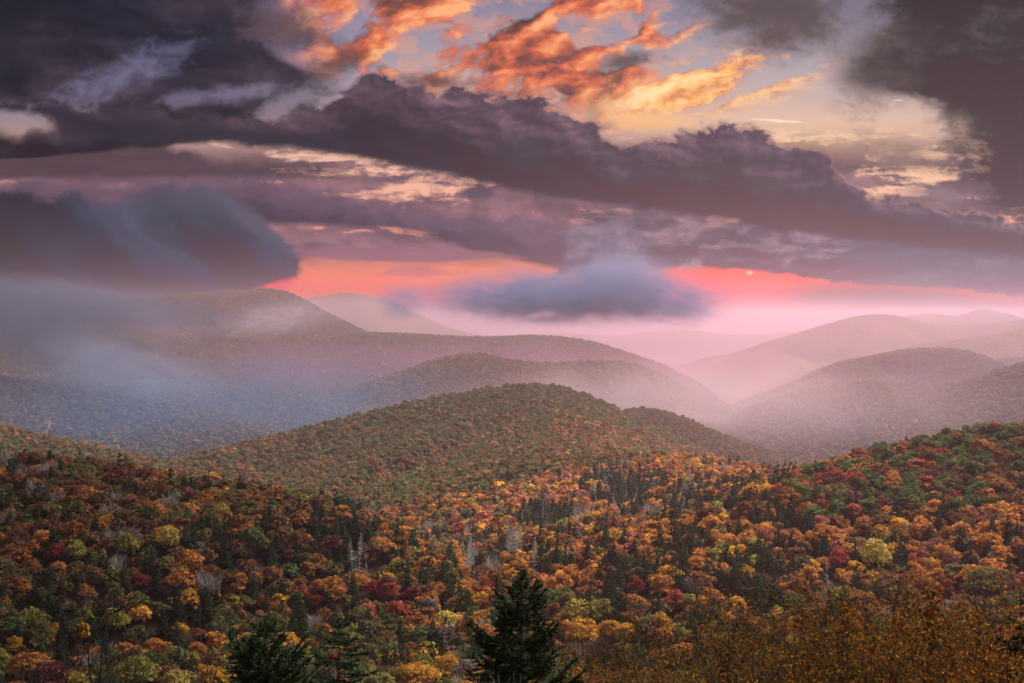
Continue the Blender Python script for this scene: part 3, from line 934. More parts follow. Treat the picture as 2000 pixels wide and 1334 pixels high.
# patches of conifers, as (photo x, photo y, x radius, y radius, share)
SPRUCE_SPOTS = [(1220, 955, 90, 38, .75), (1060, 1010, 60, 26, .9), (950, 1080, 45, 35, .6), (1350, 975, 90, 35, .5), (1360, 1060, 60, 45, .7), (1270, 1120, 90, 28, .75), (1480, 990, 70, 40, .5),
                (1130, 1070, 50, 40, .4), (560, 1060, 150, 45, .6), (420, 1060, 110, 50, .5), (660, 1020, 60, 40, .75), (780, 1090, 60, 40, .5), (860, 1130, 70, 30, .4), (250, 1110, 90, 30, .4),
                (640, 1215, 110, 40, .5), (360, 1220, 90, 70, .5), (130, 1200, 100, 60, .45), (1480, 1120, 50, 50, .6), (1550, 1060, 60, 40, .45), (1420, 1190, 110, 50, .35), (1230, 1180, 90, 50, .45),
                (1190, 1250, 90, 22, .95), (1320, 1270, 50, 25, .7), (1620, 980, 90, 35, .3), (1760, 1010, 80, 60, .2), (1720, 1120, 60, 60, .35), (1960, 1090, 60, 40, .5), (1640, 1130, 60, 70, .3), (860, 1190, 60, 60, .5), (1000, 920, 40, 25, .2), (60, 1010, 70, 40, .35)]
SNAG_SPOTS = [(1010, 1065, 18, 14, .8), (1045, 1085, 14, 10, .8), (915, 1085, 12, 14, .8), (700, 1085, 14, 12, .8), (1130, 1015, 14, 14, .6), (1205, 960, 60, 40, .16), (1290, 960, 80, 40, .10), (1615, 1110, 18, 14, .8),
              (250, 1120, 50, 24, .14), (1100, 1000, 110, 60, .05), (860, 1000, 120, 30, .05), (690, 1140, 14, 12, .6), (620, 1150, 20, 12, .4), (1180, 905, 90, 30, .08)]


def spot(px, py, spots):
    s = np.full(len(px), 0.0)
    for cx, cy_, rx, ry, p in spots:
        d = ((px - cx) / rx) ** 2 + ((py - cy_) / ry) ** 2
        s = np.maximum(s, np.where(d < 1, p, p * np.exp(-(d - 1) * 1.2) * .6))
    return s


def plant():
    """decide kind, size and colour of every tree: list of dict rows, nearest belt first"""
    rows = []
    for r0, r1, step in ((230, 1080, 5.7), (1080, 2500, 8.0), (2500, 6900, 12.5)):
        x, y, z, r = scatter(r0, r1, step)
        px, py = to_px(x, y, z + 8)
        ps = spot(px, py, SPRUCE_SPOTS) * (r < 1250)
        ps = np.maximum(ps, np.where((r < 1080) & (px > 700) & (px < 1700), .17, np.where(r < 1080, .085, .006)))
        ps = np.where((r < 1080) & (py > 1100) & (px < 1340), np.maximum(ps, .19), ps)
        ps = np.where((px > 1560) & (py < 985), .01, ps)
        pn = spot(px, py, SNAG_SPOTS) * (r < 1500)
        u = rng.random(len(x))
        kind = np.where(u < pn, 2, np.where(u < pn + ps, 1, 0))
        clump = fbm(x / 38, y / 38, 2, 77)
        for i in range(len(x)):
            far = r[i] > 2500
            if kind[i] == 0:
                w = pal_weights(px[i], py[i], r[i])
                names = list(w)
                ww = np.array([w[n] for n in names])
                q = (clump[i] * 1.7 + rng.random() * .9) % 1.0
                c = names[min(int(np.searchsorted(np.cumsum(ww) / ww.sum(), q)), len(names) - 1)]
                s = rng.triangular(.6, .95, 1.4) if not far else rng.uniform(1.0, 1.5)
                if c == "grey" and r[i] < 1080 and rng.random() < .8:
                    rows.append((3, x[i], y[i], z[i], r[i], 11.5 * s, 1.0, c, px[i], py[i]))
                    continue
                rows.append((0, x[i], y[i], z[i], r[i], (10.3 if not far else 12.5) * s, rng.uniform(.95, 1.3), c, px[i], py[i]))
            elif kind[i] == 1:
                rows.append((1, x[i], y[i], z[i], r[i], rng.uniform(8.5, 18.0), rng.uniform(.9, 1.25), "dark green", px[i], py[i]))
            else:
                rows.append((2, x[i], y[i], z[i], r[i], rng.uniform(13, 19), 1.0, "pale", px[i], py[i]))
    return rows


# trees the photo singles out: (kind, photo x, photo y of the crown's top, ground distance guess, height, width factor, colour, label)
SPECIAL = [
    (0, 330, 1027, 560, 15, 1.0, "yellow", "bright yellow tree standing out on the dark brown hillside"),
    (0, 247, 1040, 570, 14, 1.0, "lime", "lime green tree beside the bright yellow one on the brown hillside"),
    (0, 148, 1053, 560, 13, 1.0, "lime", "pale green round tree on the dark hillside next to a red crown"),
    (0, 495, 1026, 570, 17, 1.1, "green", "large round green tree on the brown hillside among spruces"),
    (0, 110, 1062, 560, 10, 1.3, "crimson", "crimson crown on the dark hillside beside a pale green tree"),
    (0, 620, 1130, 480, 10, 1.1, "orange", "orange round tree above the coral one in the bowl"),
    (0, 617, 1158, 470, 8, 1.3, "red", "small coral red tree below an orange crown in the bowl"),
    (0, 760, 1135, 480, 12, 1.2, "red", "bright red orange maple crown near the stream line of the bowl"),
    (0, 730, 1130, 490, 11, 1.1, "crimson", "crimson crown touching the bright red orange one in the bowl"),
    (0, 275, 1120, 500, 8, 1.6, "crimson", "flat crimson crown low on the brown slope"),
    (0, 1130, 1168, 400, 13, 1.3, "yellow", "pale yellow tree in the bowl just behind the tall dark spruce"),
    (0, 1138, 1204, 360, 15, 1.2, "gold", "blazing orange gold tree beside the tall dark spruce"),
    (0, 1192, 1208, 350, 11, 1.2, "gold", "gold tree behind the row of dark green spruces"),
    (0, 1225, 1215, 350, 11, 1.2, "gold", "amber tree at the end of the row of dark green spruces"),
    (0, 1295, 1222, 350, 10, 1.0, "orange", "small salmon orange tree past the row of spruces"),
    (0, 1710, 1050, 520, 17, 1.0, "yellow", "yellow topped tree on the orange slope above the leafy shrubs"),
    (0, 1638, 1070, 520, 12, 1.1, "red", "vivid red tree next to two dark spruces on the orange slope"),
    (0, 1920, 1108, 450, 16, 1.3, "olive", "broad olive gold crown on the slope beneath the red and green hill"),
    (0, 1850, 1130, 440, 8, 1.1, "red", "small scarlet tree beside the broad olive gold crown"),
    (0, 1320, 1150, 440, 10, 1.3, "red", "dusty red crown above the salmon orange tree"),
    (0, 1245, 1128, 470, 9, 1.0, "crimson", "small crimson crown tucked between dark spruces in the bowl"),
    (0, 808, 1290, 300, 14, 1.5, "gold", "glowing orange gold crown beside the skirts of the tall dark spruce"),
    (0, 740, 1310, 300, 12, 1.3, "lime", "yellow green crown between the coarse fir and the gold tree"),
    (0, 870, 1275, 300, 12, 1.3, "gold", "golden crown half hidden by the lowest boughs of the tall spruce"),
    (0, 270, 1280, 300, 15, 1.3, "lime", "yellow green tree behind the thin bare sapling"),
    (0, 350, 1305, 290, 12, 1.5, "yellow", "bright yellow green crown low beside the broad dark spruce"),
    (0, 425, 1300, 290, 12, 1.4, "gold", "gold crown beside the broad dark spruce"),
    (0, 60, 1268, 310, 12, 1.5, "orange", "orange edged dark crown in the corner beneath the brown hill"),
    (0, 100, 1290, 300, 11, 1.5, "maroon", "dull maroon crown in front of the orange edged one"),
    (0, 390, 1225, 360, 8, 1.1, "red", "small bright red crown among dark spruces"),
    (0, 225, 1185, 400, 14, 1.1, "lime", "yellow green crown seen through the bare sapling"),
    (1, 1185, 1250, 330, 15, 1.4, "dark green", "dark green spruce heading the row beside the gold trees"),
    (1, 1160, 1258, 325, 13, 1.5, "dark green", "dark spruce nearest the tall silhouetted spruce in the row"),
    (1, 1215, 1252, 330, 14, 1.5, "dark green", "dark spruce in the middle of the row below the gold trees"),
    (1, 1245, 1254, 330, 14, 1.4, "dark green", "dark spruce last in the row below the amber tree"),
    (1, 1312, 1258, 320, 12, 1.4, "dark green", "lone dark spruce between yellow shrubs and the leafy thicket"),
    (1, 1480, 1110, 470, 17, 1.3, "dark green", "tall twin dark spruce in the middle of the orange slope"),
    (1, 1438, 1103, 480, 15, 1.0, "dark green", "slim dark spruce beside the tall twin one on the orange slope"),
    (1, 1405, 1093, 490, 13, .95, "dark green", "slimmest dark spruce of the three on the orange slope"),
    (1, 1612, 1027, 560, 18, .9, "dark green", "narrow pointed spruce on the bright orange slope"),
    (1, 318, 1185, 410, 13, 1.2, "dark green", "pointed dark spruce past the bare sapling"),
    (1, 345, 1208, 400, 13, 1.2, "dark green", "dark spruce just beside the pointed one past the bare sapling"),
    (1, 585, 1158, 440, 12, 1.25, "dark green", "squat dark spruce below the coral red tree"),
    (1, 640, 1145, 460, 11, 1.2, "dark green", "dark spruce right beside the coral red tree"),
    (2, 700, 1055, 560, 19, 1.0, "pale", "tall white snag rising from the spruces on the brown hill"),
    (2, 716, 1070, 550, 14, 1.0, "pale", "shorter white snag next to the tall one on the brown hill"),
    (2, 1008, 1030, 580, 18, 1.0, "pale", "bushy white snag above the tall spruce"),
    (2, 1017, 1033, 575, 18, 1.0, "pale", "white snag paired with the bushy one above the tall spruce"),
    (2, 1042, 1060, 540, 17, 1.0, "pale", "spreading white snag just over the tall spruce's tip"),
    (2, 915, 1062, 570, 17, 1.0, "pale", "white snag beside a dark clump of spruces above the bowl"),
    (2, 921, 1070, 565, 14, 1.0, "pale", "lower white snag at the dark clump of spruces above the bowl"),
    (2, 1130, 1007, 640, 17, 1.0, "pale", "straight white snag alone beside the dark spruce patch"),
    (2, 1618, 1090, 490, 13, 1.0, "pale", "grey many branched snag below the vivid red tree"),
]

ZONES = [
    (lambda x, y, r: r > 1060, "on the far side of the bowl"),
    (lambda x, y, r: x < 700 and y < 1085 + (x - 300) * .12, "on the dark brown hillside"),
    (lambda x, y, r: x > 1560 and y < 1010 + (1700 - x) * .12, "on the red and green hill"),
    (lambda x, y, r: x < 420 and y >= 1165, "in the dim hollow around the bare sapling"),
    (lambda x, y, r: x < 640 and y >= 1165, "in the hollow behind the broad spruce"),
    (lambda x, y, r: x < 900 and y >= 1165, "in the hollow behind the coarse fir"),
    (lambda x, y, r: x < 1340 and y >= 1165, "in the bowl around the tall spruce"),
    (lambda x, y, r: y >= 1165, "just beyond the leafy shrubs"),
    (lambda x, y, r: x < 900, "at the foot of the brown hillside"),
    (lambda x, y, r: x < 1180 and y < 1010, "under the rounded summit"),
    (lambda x, y, r: x < 1500 and y < 1010, "among the pale snags on the slope"),
    (lambda x, y, r: x < 1180, "above the tall spruce in the bowl"),
    (lambda x, y, r: x < 1500, "in the middle of the orange slope"),
    (lambda x, y, r: True, "on the slope below the red and green hill"),
]


def zone(x, y, r):
    for f, s in ZONES:
        if f(x, y, r):
            return s


def build_trees():
    rows = plant()
    spec = []
    for k, px, py, r, h, w, c, lab in SPECIAL:
        # stand the tree where its top meets the sight line
        a = math.atan2(*ray(px, py)[:2])
        best = None
        for rr in np.linspace(max(235, r * .62), min(1050, r * 1.6), 160):
            p = at(px, py, rr)
            zt = p[2] - float(sample_grid(ZG, np.array([a]), np.array([rr]))[0])
            e = abs(zt - h) + abs(rr - r) * .012
            if best is None or e < best[0]:
                best = (e, rr, p, zt)
        e, rr, p, zt = best
        hh = float(np.clip(zt, h * .8, h * 1.25))
        spec.append((k, p[0], p[1], p[2] - hh, rr, hh, w, c, px, py, lab))
    # leave out the trees that would stand in or hide the singled-out ones
    S2 = np.array([[q[1], q[2], q[5], q[3]] for q in spec])
    rs = np.hypot(S2[:, 0], S2[:, 1])
    mid = (S2[:, 3] + S2[:, 2] * .42) / rs
    keep = []
    for q in rows:
        if q[4] < 1080:
            dx, dy = q[1] - S2[:, 0], q[2] - S2[:, 1]
            along = (dx * S2[:, 0] + dy * S2[:, 1]) / rs
            side = np.abs(dx * S2[:, 1] - dy * S2[:, 0]) / rs
            hides = (side < 6.0) & (along < 0) & (along > -120) & ((q[3] + q[5]) / q[4] > mid)
            if np.any(hides | (np.hypot(dx, dy) < 4.5)):
                continue
        keep.append(q)
    rows = keep
    near = [[q for q in rows if q[0] == k] for k in range(4)]
    show = lambda q: q[5] * (q[6] if q[0] == 0 else .6) / q[4] * (1.0 if -40 < q[8] < 2040 and q[9] < 1380 else .05)
    nspec = [sum(1 for s in spec if s[0] == k) for k in range(4)]
    single, mass = [], []
    for k, cap in enumerate((300, 300, 120, 120)):
        o = sorted(near[k], key=lambda q: -show(q))
        m = cap - nspec[k]
        single += o[:m]; mass += o[m:]
    # prototypes that copies share
    crowns = [mesh("autumn_tree_crown", *(lambda v, f: (v, [f]))(*crown_cloud(100 + i, 950, .037, 7 + i % 3, .9 + .1 * (i % 3))), [LEAF_OBJ]) for i in range(7)]
    trunks = [mesh("autumn_tree_trunk", *join(trunk_parts(200 + i)), [BARK]) for i in range(4)]
    scr = [mesh("spruce_tree_crown", *(lambda v, f: (v, [f]))(*spruce_cloud(300 + i, 460, .18 + .03 * (i % 3), .036, 8 + i)), [LEAF_OBJ]) for i in range(5)]
    stk = mesh("spruce_tree_trunk", *tube([(0, 0, -.05), (0, 0, .5), (0, 0, .97)], [.018, .011, .002], 6), [BARK])
    sng = [mesh("dead_tree", *join(snag_parts(400 + i, (26, 60, 110, 40)[i])), [PALEWOOD]) for i in range(4)]
    bar = [mesh("bare_tree", *join(bare_parts(500 + i)), [PALEWOOD]) for i in range(3)]
    SHADE = {"rust": "rust brown", "orange": "orange", "gold": "amber", "yellow": "yellow", "lime": "yellow green", "green": "green", "olive": "olive", "red": "red", "crimson": "crimson", "maroon": "maroon",
             "brown": "brown", "pink": "dusty pink", "grey": "greyish"}
    for s in spec + single:
        k, x, y, z, r, h, w, c, px, py = s[:10]
        lab = s[10] if len(s) > 10 else None
        zn = zone(px, py, r)
        if k in (0, 1):
            nm = ("autumn_tree", "spruce_tree")[k]
            o = bpy.data.objects.new(nm, None)
            COL.objects.link(o)
            o.location = (x, y, z)
            o.rotation_euler = (0, 0, rng.uniform(0, 6.28))
            o.scale = (h * w, h * w, h)
            cr = link("crown", (crowns if k == 0 else scr)[rng.integers(0, 7 if k == 0 else 5)], o)
            t = np.array(PAL[c] if k == 0 else (.022, .036, .017)) * rng.uniform(.8, 1.2) * (1 if k == 0 else rng.uniform(.8, 1.4))
            cr["tint"] = [float(v) for v in t]
            link("trunk", trunks[rng.integers(0, 4)] if k == 0 else stk, o)
            if k == 0:
                size = "broad" if w > 1.16 else "round"
                o["label"] = lab or f"{size} {SHADE[c]} autumn tree {zn}"
                o["category"] = "tree"
                o["group"] = f"{size} {SHADE[c]} trees {zn}" if not lab else "singled out autumn trees"
            else:
                size = "tall" if h > 16 else "short" if h < 13 else "middling"
                o["label"] = lab or f"{size} dark spruce {zn}"
                o["category"] = "conifer"
                o["group"] = f"{size} spruces {zn}" if not lab else "singled out spruces"
        else:
            o = link("dead_tree" if k == 2 else "bare_tree", (sng[rng.integers(0, 4)] if k == 2 else bar[rng.integers(0, 3)]), None, (x, y, z))
            o.rotation_euler = (rng.normal(0, .03), rng.normal(0, .03), rng.uniform(0, 6.28))
            o.scale = (h, h, h)
            what = "pale dead conifer pole" if k == 2 else "leafless grey twiggy tree"
            o["label"] = lab or f"{what} {zn}"
            o["category"] = "dead tree" if k == 2 else "bare tree"
            o["group"] = f"{what}s {zn}" if not lab else "singled out snags"
    # everything past those: one woodland of broadleaves, one of conifers, one of snags
    lod = {}
    for i in range(5):
        lod[0, i] = crown_cloud(600 + i, 320, .060, 6)
        lod[1, i] = crown_cloud(620 + i, 90, .115, 5)
        lod[2, i] = crown_cloud(640 + i, 30, .21, 4)
    slod = []
    for i in range(3):
        slod.append(spruce_cloud(700 + i, 150, .22, .06, 7))
    vs, fs, cs, off = [], [], [], 0
    for q in mass:
        if q[0] != 0:
            continue
        k, x, y, z, r, h, w, c, px, py = q
        lv = 0 if r < 900 else 1 if r < 2500 else 2
        v, f = lod[lv, int(rng.integers(0, 5))]
        a = rng.uniform(0, 6.28)
        ca, sa = math.cos(a) * h * w, math.sin(a) * h * w
        p = np.empty_like(v)
        p[:, 0] = v[:, 0] * ca - v[:, 1] * sa + x
        p[:, 1] = v[:, 0] * sa + v[:, 1] * ca + y
        p[:, 2] = v[:, 2] * h + z
        vs.append(p.astype(np.float32)); fs.append(f + off); off += len(v)
        t = np.array(PAL[c]) * rng.uniform(.75, 1.2)
        if r > 1080:                            # far stands are more of one colour
            t = t * (.62 if r < 2400 else .4) + np.array((.145, .105, .042)) * (.38 if r < 2400 else .6)
        cs.append(np.broadcast_to(t.astype(np.float32), (len(v), 3)))
    print("broadleaf mass", len(vs), "faces", sum(len(f) for f in fs))
    link("autumn_forest", mesh("autumn_forest", np.concatenate(vs), [np.concatenate(fs)], [LEAF_GEO], np.concatenate(cs)), kind="stuff",
         label="autumn woodland of small far crowns covering the hills")
    vs, fs, cs, off = [], [], [], 0
    for q in mass:
        if q[0] != 1:
            continue
        k, x, y, z, r, h, w, c, px, py = q
        v, f = slod[int(rng.integers(0, 3))]
        vs.append((v * np.array([h * w, h * w, h]) + np.array([x, y, z])).astype(np.float32)); fs.append(f + off); off += len(v)
        cs.append(np.broadcast_to((np.array((.022, .036, .017)) * rng.uniform(.7, 1.5)).astype(np.float32), (len(v), 3)))
    if vs:
        link("spruce_forest", mesh("spruce_forest", np.concatenate(vs), [np.concatenate(fs)], [LEAF_GEO], np.concatenate(cs)), kind="stuff",
             label="dark spruces scattered through the farther woods")
    print("spruce mass", len(vs), "single", len(single))
    parts = []
    for q in mass:
        if q[0] < 2:
            continue
        k, x, y, z, r, h, w, c, px, py = q
        v, f = join(snag_parts(int(rng.integers(0, 1000)), 20) if k == 2 else bare_parts(int(rng.integers(0, 1000)), 40))
        parts.append((v * h + np.array([x, y, z]), f[0]))
    if parts:
        v, f = join(parts)
        link("dead_wood", mesh("dead_wood", v, f, [PALEWOOD]), kind="stuff", label="grey leafless trees scattered in the woods")


build_trees()


# ------------------------------------------------------------------ plants on the near slope
def ground_z(x, y):
    return float(sample_grid(ZG, np.array([math.atan2(x, y)]), np.array([math.hypot(x, y)]))[0])


def conifer(name, px, py, r, seed, reach, gap, whorl, needle, twig, rise, label, taper=1.0, maxdrop=99, tipup=.35, fine_=.5):
    """detailed spruce or fir: trunk, and boughs whose side twigs are set with needle slivers. reach(d): bough length d metres below the tip"""
    q = np.random.default_rng(seed)
    top = at(px, py, r)
    gz = ground_z(top[0], top[1])
    H = top[2] - gz
    z = np.linspace(0, H, 10)
    path = np.stack([q.normal(0, .02, 10), q.normal(0, .02, 10), z], 1)
    path[-1, :2] = 0
    tv, tf = tube(path, np.interp(z, [0, H], [H * .014, .012]), 8)
    twv, P0, P1 = [], [], []
    d = gap * .8
    k = 0
    segs = []                                   # (start, end, is_axis) of needle bearing shoots
    segs.append((np.array([0, 0, H - gap * .9]), np.array([0, 0, H])))
    while d < min(H * .93, maxdrop):
        L0 = reach(d)
        n = whorl if d > gap * 1.5 else max(4, whorl - 2)
        for j in range(n):
            a = 6.283 * (j + q.uniform(-.3, .3)) / n + k * 2.4
            L = L0 * q.uniform(.62, 1.14)
            el = rise(d) + q.normal(0, .08)
            dirh = np.array([math.cos(a), math.sin(a), 0])
            side = np.array([-math.sin(a), math.cos(a), 0])
            zz = H - d + q.uniform(-.35, .35) * gap
            m = 7
            t = np.linspace(0, 1, m)
            curve = -.10 * np.sin(t * math.pi) * L * .6 + tipup * L * t ** 3 * .35
            pts = np.array([0, 0, zz]) + dirh * (t[:, None] * L * math.cos(el)) + np.array([0, 0, 1]) * (t * L * math.sin(el) + curve)[:, None]
            pts[1:] += q.normal(0, .012 * L, (m - 1, 3))
            twv.append(tube(pts, np.linspace(.012 + .012 * L, .004, m), 4))
            segs.append((pts[-3], pts[-1]))
            nt = max(3, int(L / twig))
            for s in range(nt):
                f = .14 + .84 * (s + q.random()) / nt
                b = np.array([np.interp(f, t, pts[:, c]) for c in range(3)])
                tl = min((1.02 - f) * L * fine_ + .10, .62 * L) * q.uniform(.6, 1.1)
                for sg in (-1, 1):
                    if q.random() < .12:
                        continue
                    dv = dirh * math.cos(.85) + side * sg * math.sin(.85) + np.array([0, 0, q.uniform(-.28, .22)])
                    e = b + dv * tl
                    segs.append((b, e))
                    if tl > .38:
                        for u in (.45, .75):
                            c = b + (e - b) * u
                            for s2 in (-1, 1):
                                segs.append((c, c + (dirh * .8 + side * (sg * .55 + s2 * .6) + np.array([0, 0, q.uniform(-.15, .15)])) * tl * .33))
            if q.random() < .8:
                segs.append((pts[m // 2], pts[-1]))
        d += gap * q.uniform(.75, 1.2) * (1 + .03 * d)
        k += 1
    A = np.array([s[0] for s in segs]); B = np.array([s[1] for s in segs])
    ln = np.linalg.norm(B - A, axis=1)
    cnt = np.maximum(3, (ln / needle[2]).astype(int))
    idx = np.repeat(np.arange(len(A)), cnt)
    f = q.random(len(idx))[:, None]
    P = A[idx] + (B - A)[idx] * f
    ax = ((B - A) / (ln[:, None] + 1e-9))[idx]
    w = q.normal(size=P.shape); w -= (w * ax).sum(1, keepdims=True) * ax
    w /= np.linalg.norm(w, axis=1, keepdims=True) + 1e-9
    w[:, 2] = np.abs(w[:, 2]) * .8 + w[:, 2] * .2
    E = P + (ax * .62 + w * .75) * needle[0] * q.uniform(.7, 1.2, (len(P), 1))
    nv, nf = blades(P, E, needle[1], q)
    o = bpy.data.objects.new(name, None)
    COL.objects.link(o)
    o.location = (top[0], top[1], gz)
    o["label"], o["category"], o["group"] = label, "conifer", "silhouetted conifers on the near slope"
    tr = link("trunk", mesh(name + "_trunk", tv, [tf], [BARK], smooth=True), o)
    bv, bf = join(twv)
    link("branches", mesh(name + "_branches", bv, bf, [DARKTWIG]), o)
    link("crown", mesh(name + "_crown", nv, [nf], [NEEDLE]), o)
    print(name, "H", round(H, 1), "needles", len(nf))


conifer("spruce_tree", 1019, 1108, 55, 11, lambda d: np.interp(d, [0, .5, .9, 1.4, 2.2, 3.2, 4.6, 8], [.12, .28, .55, 1.2, 1.75, 2.1, 2.6, 3.4]), .47, 5, (.15, .016, .010), .15, lambda d: .82 - .085 * d,
        "tall near black spruce silhouette rising in front of the orange bowl", maxdrop=7.5, fine_=.42)
conifer("spruce_tree", 516, 1214, 52, 23, lambda d: np.interp(d, [0, .4, .8, 1.3, 2.2, 5], [.12, .4, .9, 1.3, 1.9, 3.0]), .34, 6, (.14, .014, .010), .14, lambda d: .78 - .12 * d,
        "broad black spruce silhouette next to the coarse fir", maxdrop=6.0, fine_=.42)
conifer("fir_tree", 662, 1207, 33, 37, lambda d: np.interp(d, [0, .35, .45, .8, 1.6, 4], [.25, .25, .72, .62, .9, 1.4]), .36, 7, (.050, .013, .0035), .13, lambda d: .16 - .16 * d,
        "coarse dark green fir with a stubby leader and flat whorled boughs", maxdrop=4.6, tipup=.1, fine_=.36)
conifer("fir_tree", 2046, 1150, 34, 41, lambda d: .35 + .50 * min(d, 1.5), .36, 6, (.065, .014, .005), .17, lambda d: .15 - .06 * d,
        "dark conifer at the very edge of the view reaching in with one bough", maxdrop=4.5, tipup=.1)


def mat_shrubleaf():
    m, g, o = new_mat("withered_leaves")
    geo = g.node('ShaderNodeNewGeometry')
    tc = g.node('ShaderNodeTexCoord')
    n = g.node('ShaderNodeTexNoise'); n.inputs['Scale'].default_value = 1.0; n.inputs['Detail'].default_value = 3
    g.t.links.new(tc.outputs['Object'], n.inputs['Vector'])
    at_ = g.node('ShaderNodeAttribute', attribute_type='OBJECT'); at_.attribute_name = "warm"
    f = V(g, geo.outputs['Random Per Island']) * .55 + (V(g, n.outputs[0]) - .5) * 1.9 + V(g, at_.outputs['Fac'])
    c = g.ramp(f, [(0.0, (.14, .13, .016, 1)), (.2, (.055, .045, .010, 1)), (.38, (.045, .024, .008, 1)), (.55, (.13, .052, .011, 1)), (.7, (.22, .085, .013, 1)), (.82, (.06, .022, .009, 1)), (.92, (.36, .15, .017, 1)), (1.0, (.15, .036, .012, 1))])
    d = g.node('ShaderNodeBsdfDiffuse'); t_ = g.node('ShaderNodeBsdfTranslucent')
    g.put(d.inputs[0], c); g.put(t_.inputs[0], c)
    mx = g.node('ShaderNodeMixShader'); mx.inputs[0].default_value = .4
    g.t.links.new(d.outputs[0], mx.inputs[1]); g.t.links.new(t_.outputs[0], mx.inputs[2])
    g.t.links.new(mx.outputs[0], o.inputs['Surface'])
    return m


SHRUBLEAF = mat_shrubleaf()


def skeleton(seed, H, stems, spread, depth=4, lean=0.0):
    """forked stems of height about H: list of (path, radii) and the points and directions of the twig ends"""
    q = np.random.default_rng(seed)
    tubes, tips = [], []

    def grow(p, d, L, rad, dep):
        n = 4
        path = [p]
        for _ in range(n):
            d = d + q.normal(0, .13, 3) + np.array([0, 0, .07])
            d = d / np.linalg.norm(d)
            path.append(path[-1] + d * L / n)
        path = np.array(path)
        tubes.append((path, np.linspace(rad, rad * .55, n + 1)))
        if dep <= 1:
            for u in np.linspace(.15, 1, 5):
                tips.append((path[0] + (path[-1] - path[0]) * u, d))
        if dep == 0:
            return
        kids = 2 + (q.random() < .55)
        for c in range(kids + 1):
            if c == kids:
                b = path[2]
                if q.random() < .35:
                    continue
            else:
                b = path[-1]
            a = q.normal(0, 1, 3); a -= a.dot(d) * d; a /= np.linalg.norm(a) + 1e-9
            e = d * math.cos(.5) + a * math.sin(q.uniform(.28, .7))
            grow(b, e / np.linalg.norm(e), L * q.uniform(.62, .82), rad * .55, dep - 1)

    for s in range(stems):
        a = q.uniform(0, 6.28)
        d = np.array([math.cos(a) * spread + lean, math.sin(a) * spread, 1.0])
        grow(np.array([q.normal(0, .12), q.normal(0, .12), -.1]), d / np.linalg.norm(d), H * .36, .012 * H ** .7 + .006, depth)
    zmax = max(t[0][:, 2].max() for t in tubes)
    k = H / zmax
    tubes = [(p * np.array([1, 1, k]), r) for p, r in tubes]
    tips = [(p * np.array([1, 1, k]), d) for p, d in tips]
    return tubes, tips


def spire(seed, H):
    """one straight leader with short ascending side twigs"""
    q = np.random.default_rng(seed)
    z = np.linspace(-.1, H, 9)
    path = np.stack([np.cumsum(q.normal(0, .035, 9)), np.cumsum(q.normal(0, .035, 9)), z], 1)
    tubes, tips = [(path, np.linspace(.045, .006, 9))], []
    for k in range(64):
        h = H * (.12 + .86 * (k + q.random()) / 64)
        a, L = q.uniform(0, 6.28), (.10 + .95 * (1 - h / H) ** .8) * q.uniform(.6, 1.1)
        p0 = np.array([np.interp(h, z, path[:, 0]), np.interp(h, z, path[:, 1]), h])
        d = np.array([math.cos(a) * .62, math.sin(a) * .62, .78])
        p1, p2 = p0 + d * L * .5, p0 + d * L + np.array([0, 0, .12 * L])
        tubes.append((np.array([p0, p1, p2]), np.array([.014, .009, .004])))
        for u in np.linspace(.3, 1, 5):
            tips.append((p0 + (p2 - p0) * u, d))
    return tubes, tips


def leafy(seed, H, stems, spread, nleaf, size, depth=4):
    q = np.random.default_rng(seed + 1)
    tubes, tips = spire(seed, H) if stems == 1 else skeleton(seed, H, stems, spread, depth)
    if stems > 1:                               # bring the leafy mass, not one stray twig, up to the full height
        zt = np.percentile([t[0][2] for t in tips], 96)
        tubes = [(p * np.array([1, 1, H / zt]), r) for p, r in tubes]
        tips = [(p * np.array([1, 1, H / zt]), d) for p, d in tips]
    wv, wf = join([tube(p, r, 4) for p, r in tubes])
    T = np.array([t[0] for t in tips]); D = np.array([t[1] for t in tips])
    wgt = .35 + T[:, 2] / H
    pick = q.random(len(T)) < .5                 # leaves hang in clusters, other twigs are already bare
    wgt = wgt * np.where(pick, q.uniform(.3, 1.6, len(T)), .03)
    i = q.choice(len(T), nleaf, p=wgt / wgt.sum())
    P = T[i] + q.normal(0, .10, (nleaf, 3)) * (H / 5)
    lv, lf = quads_at(P, D[i] + q.normal(0, .8, (nleaf, 3)), q.uniform(.6, 1.2, nleaf) * size, q, .62)
    return (wv, wf), (lv, lf)


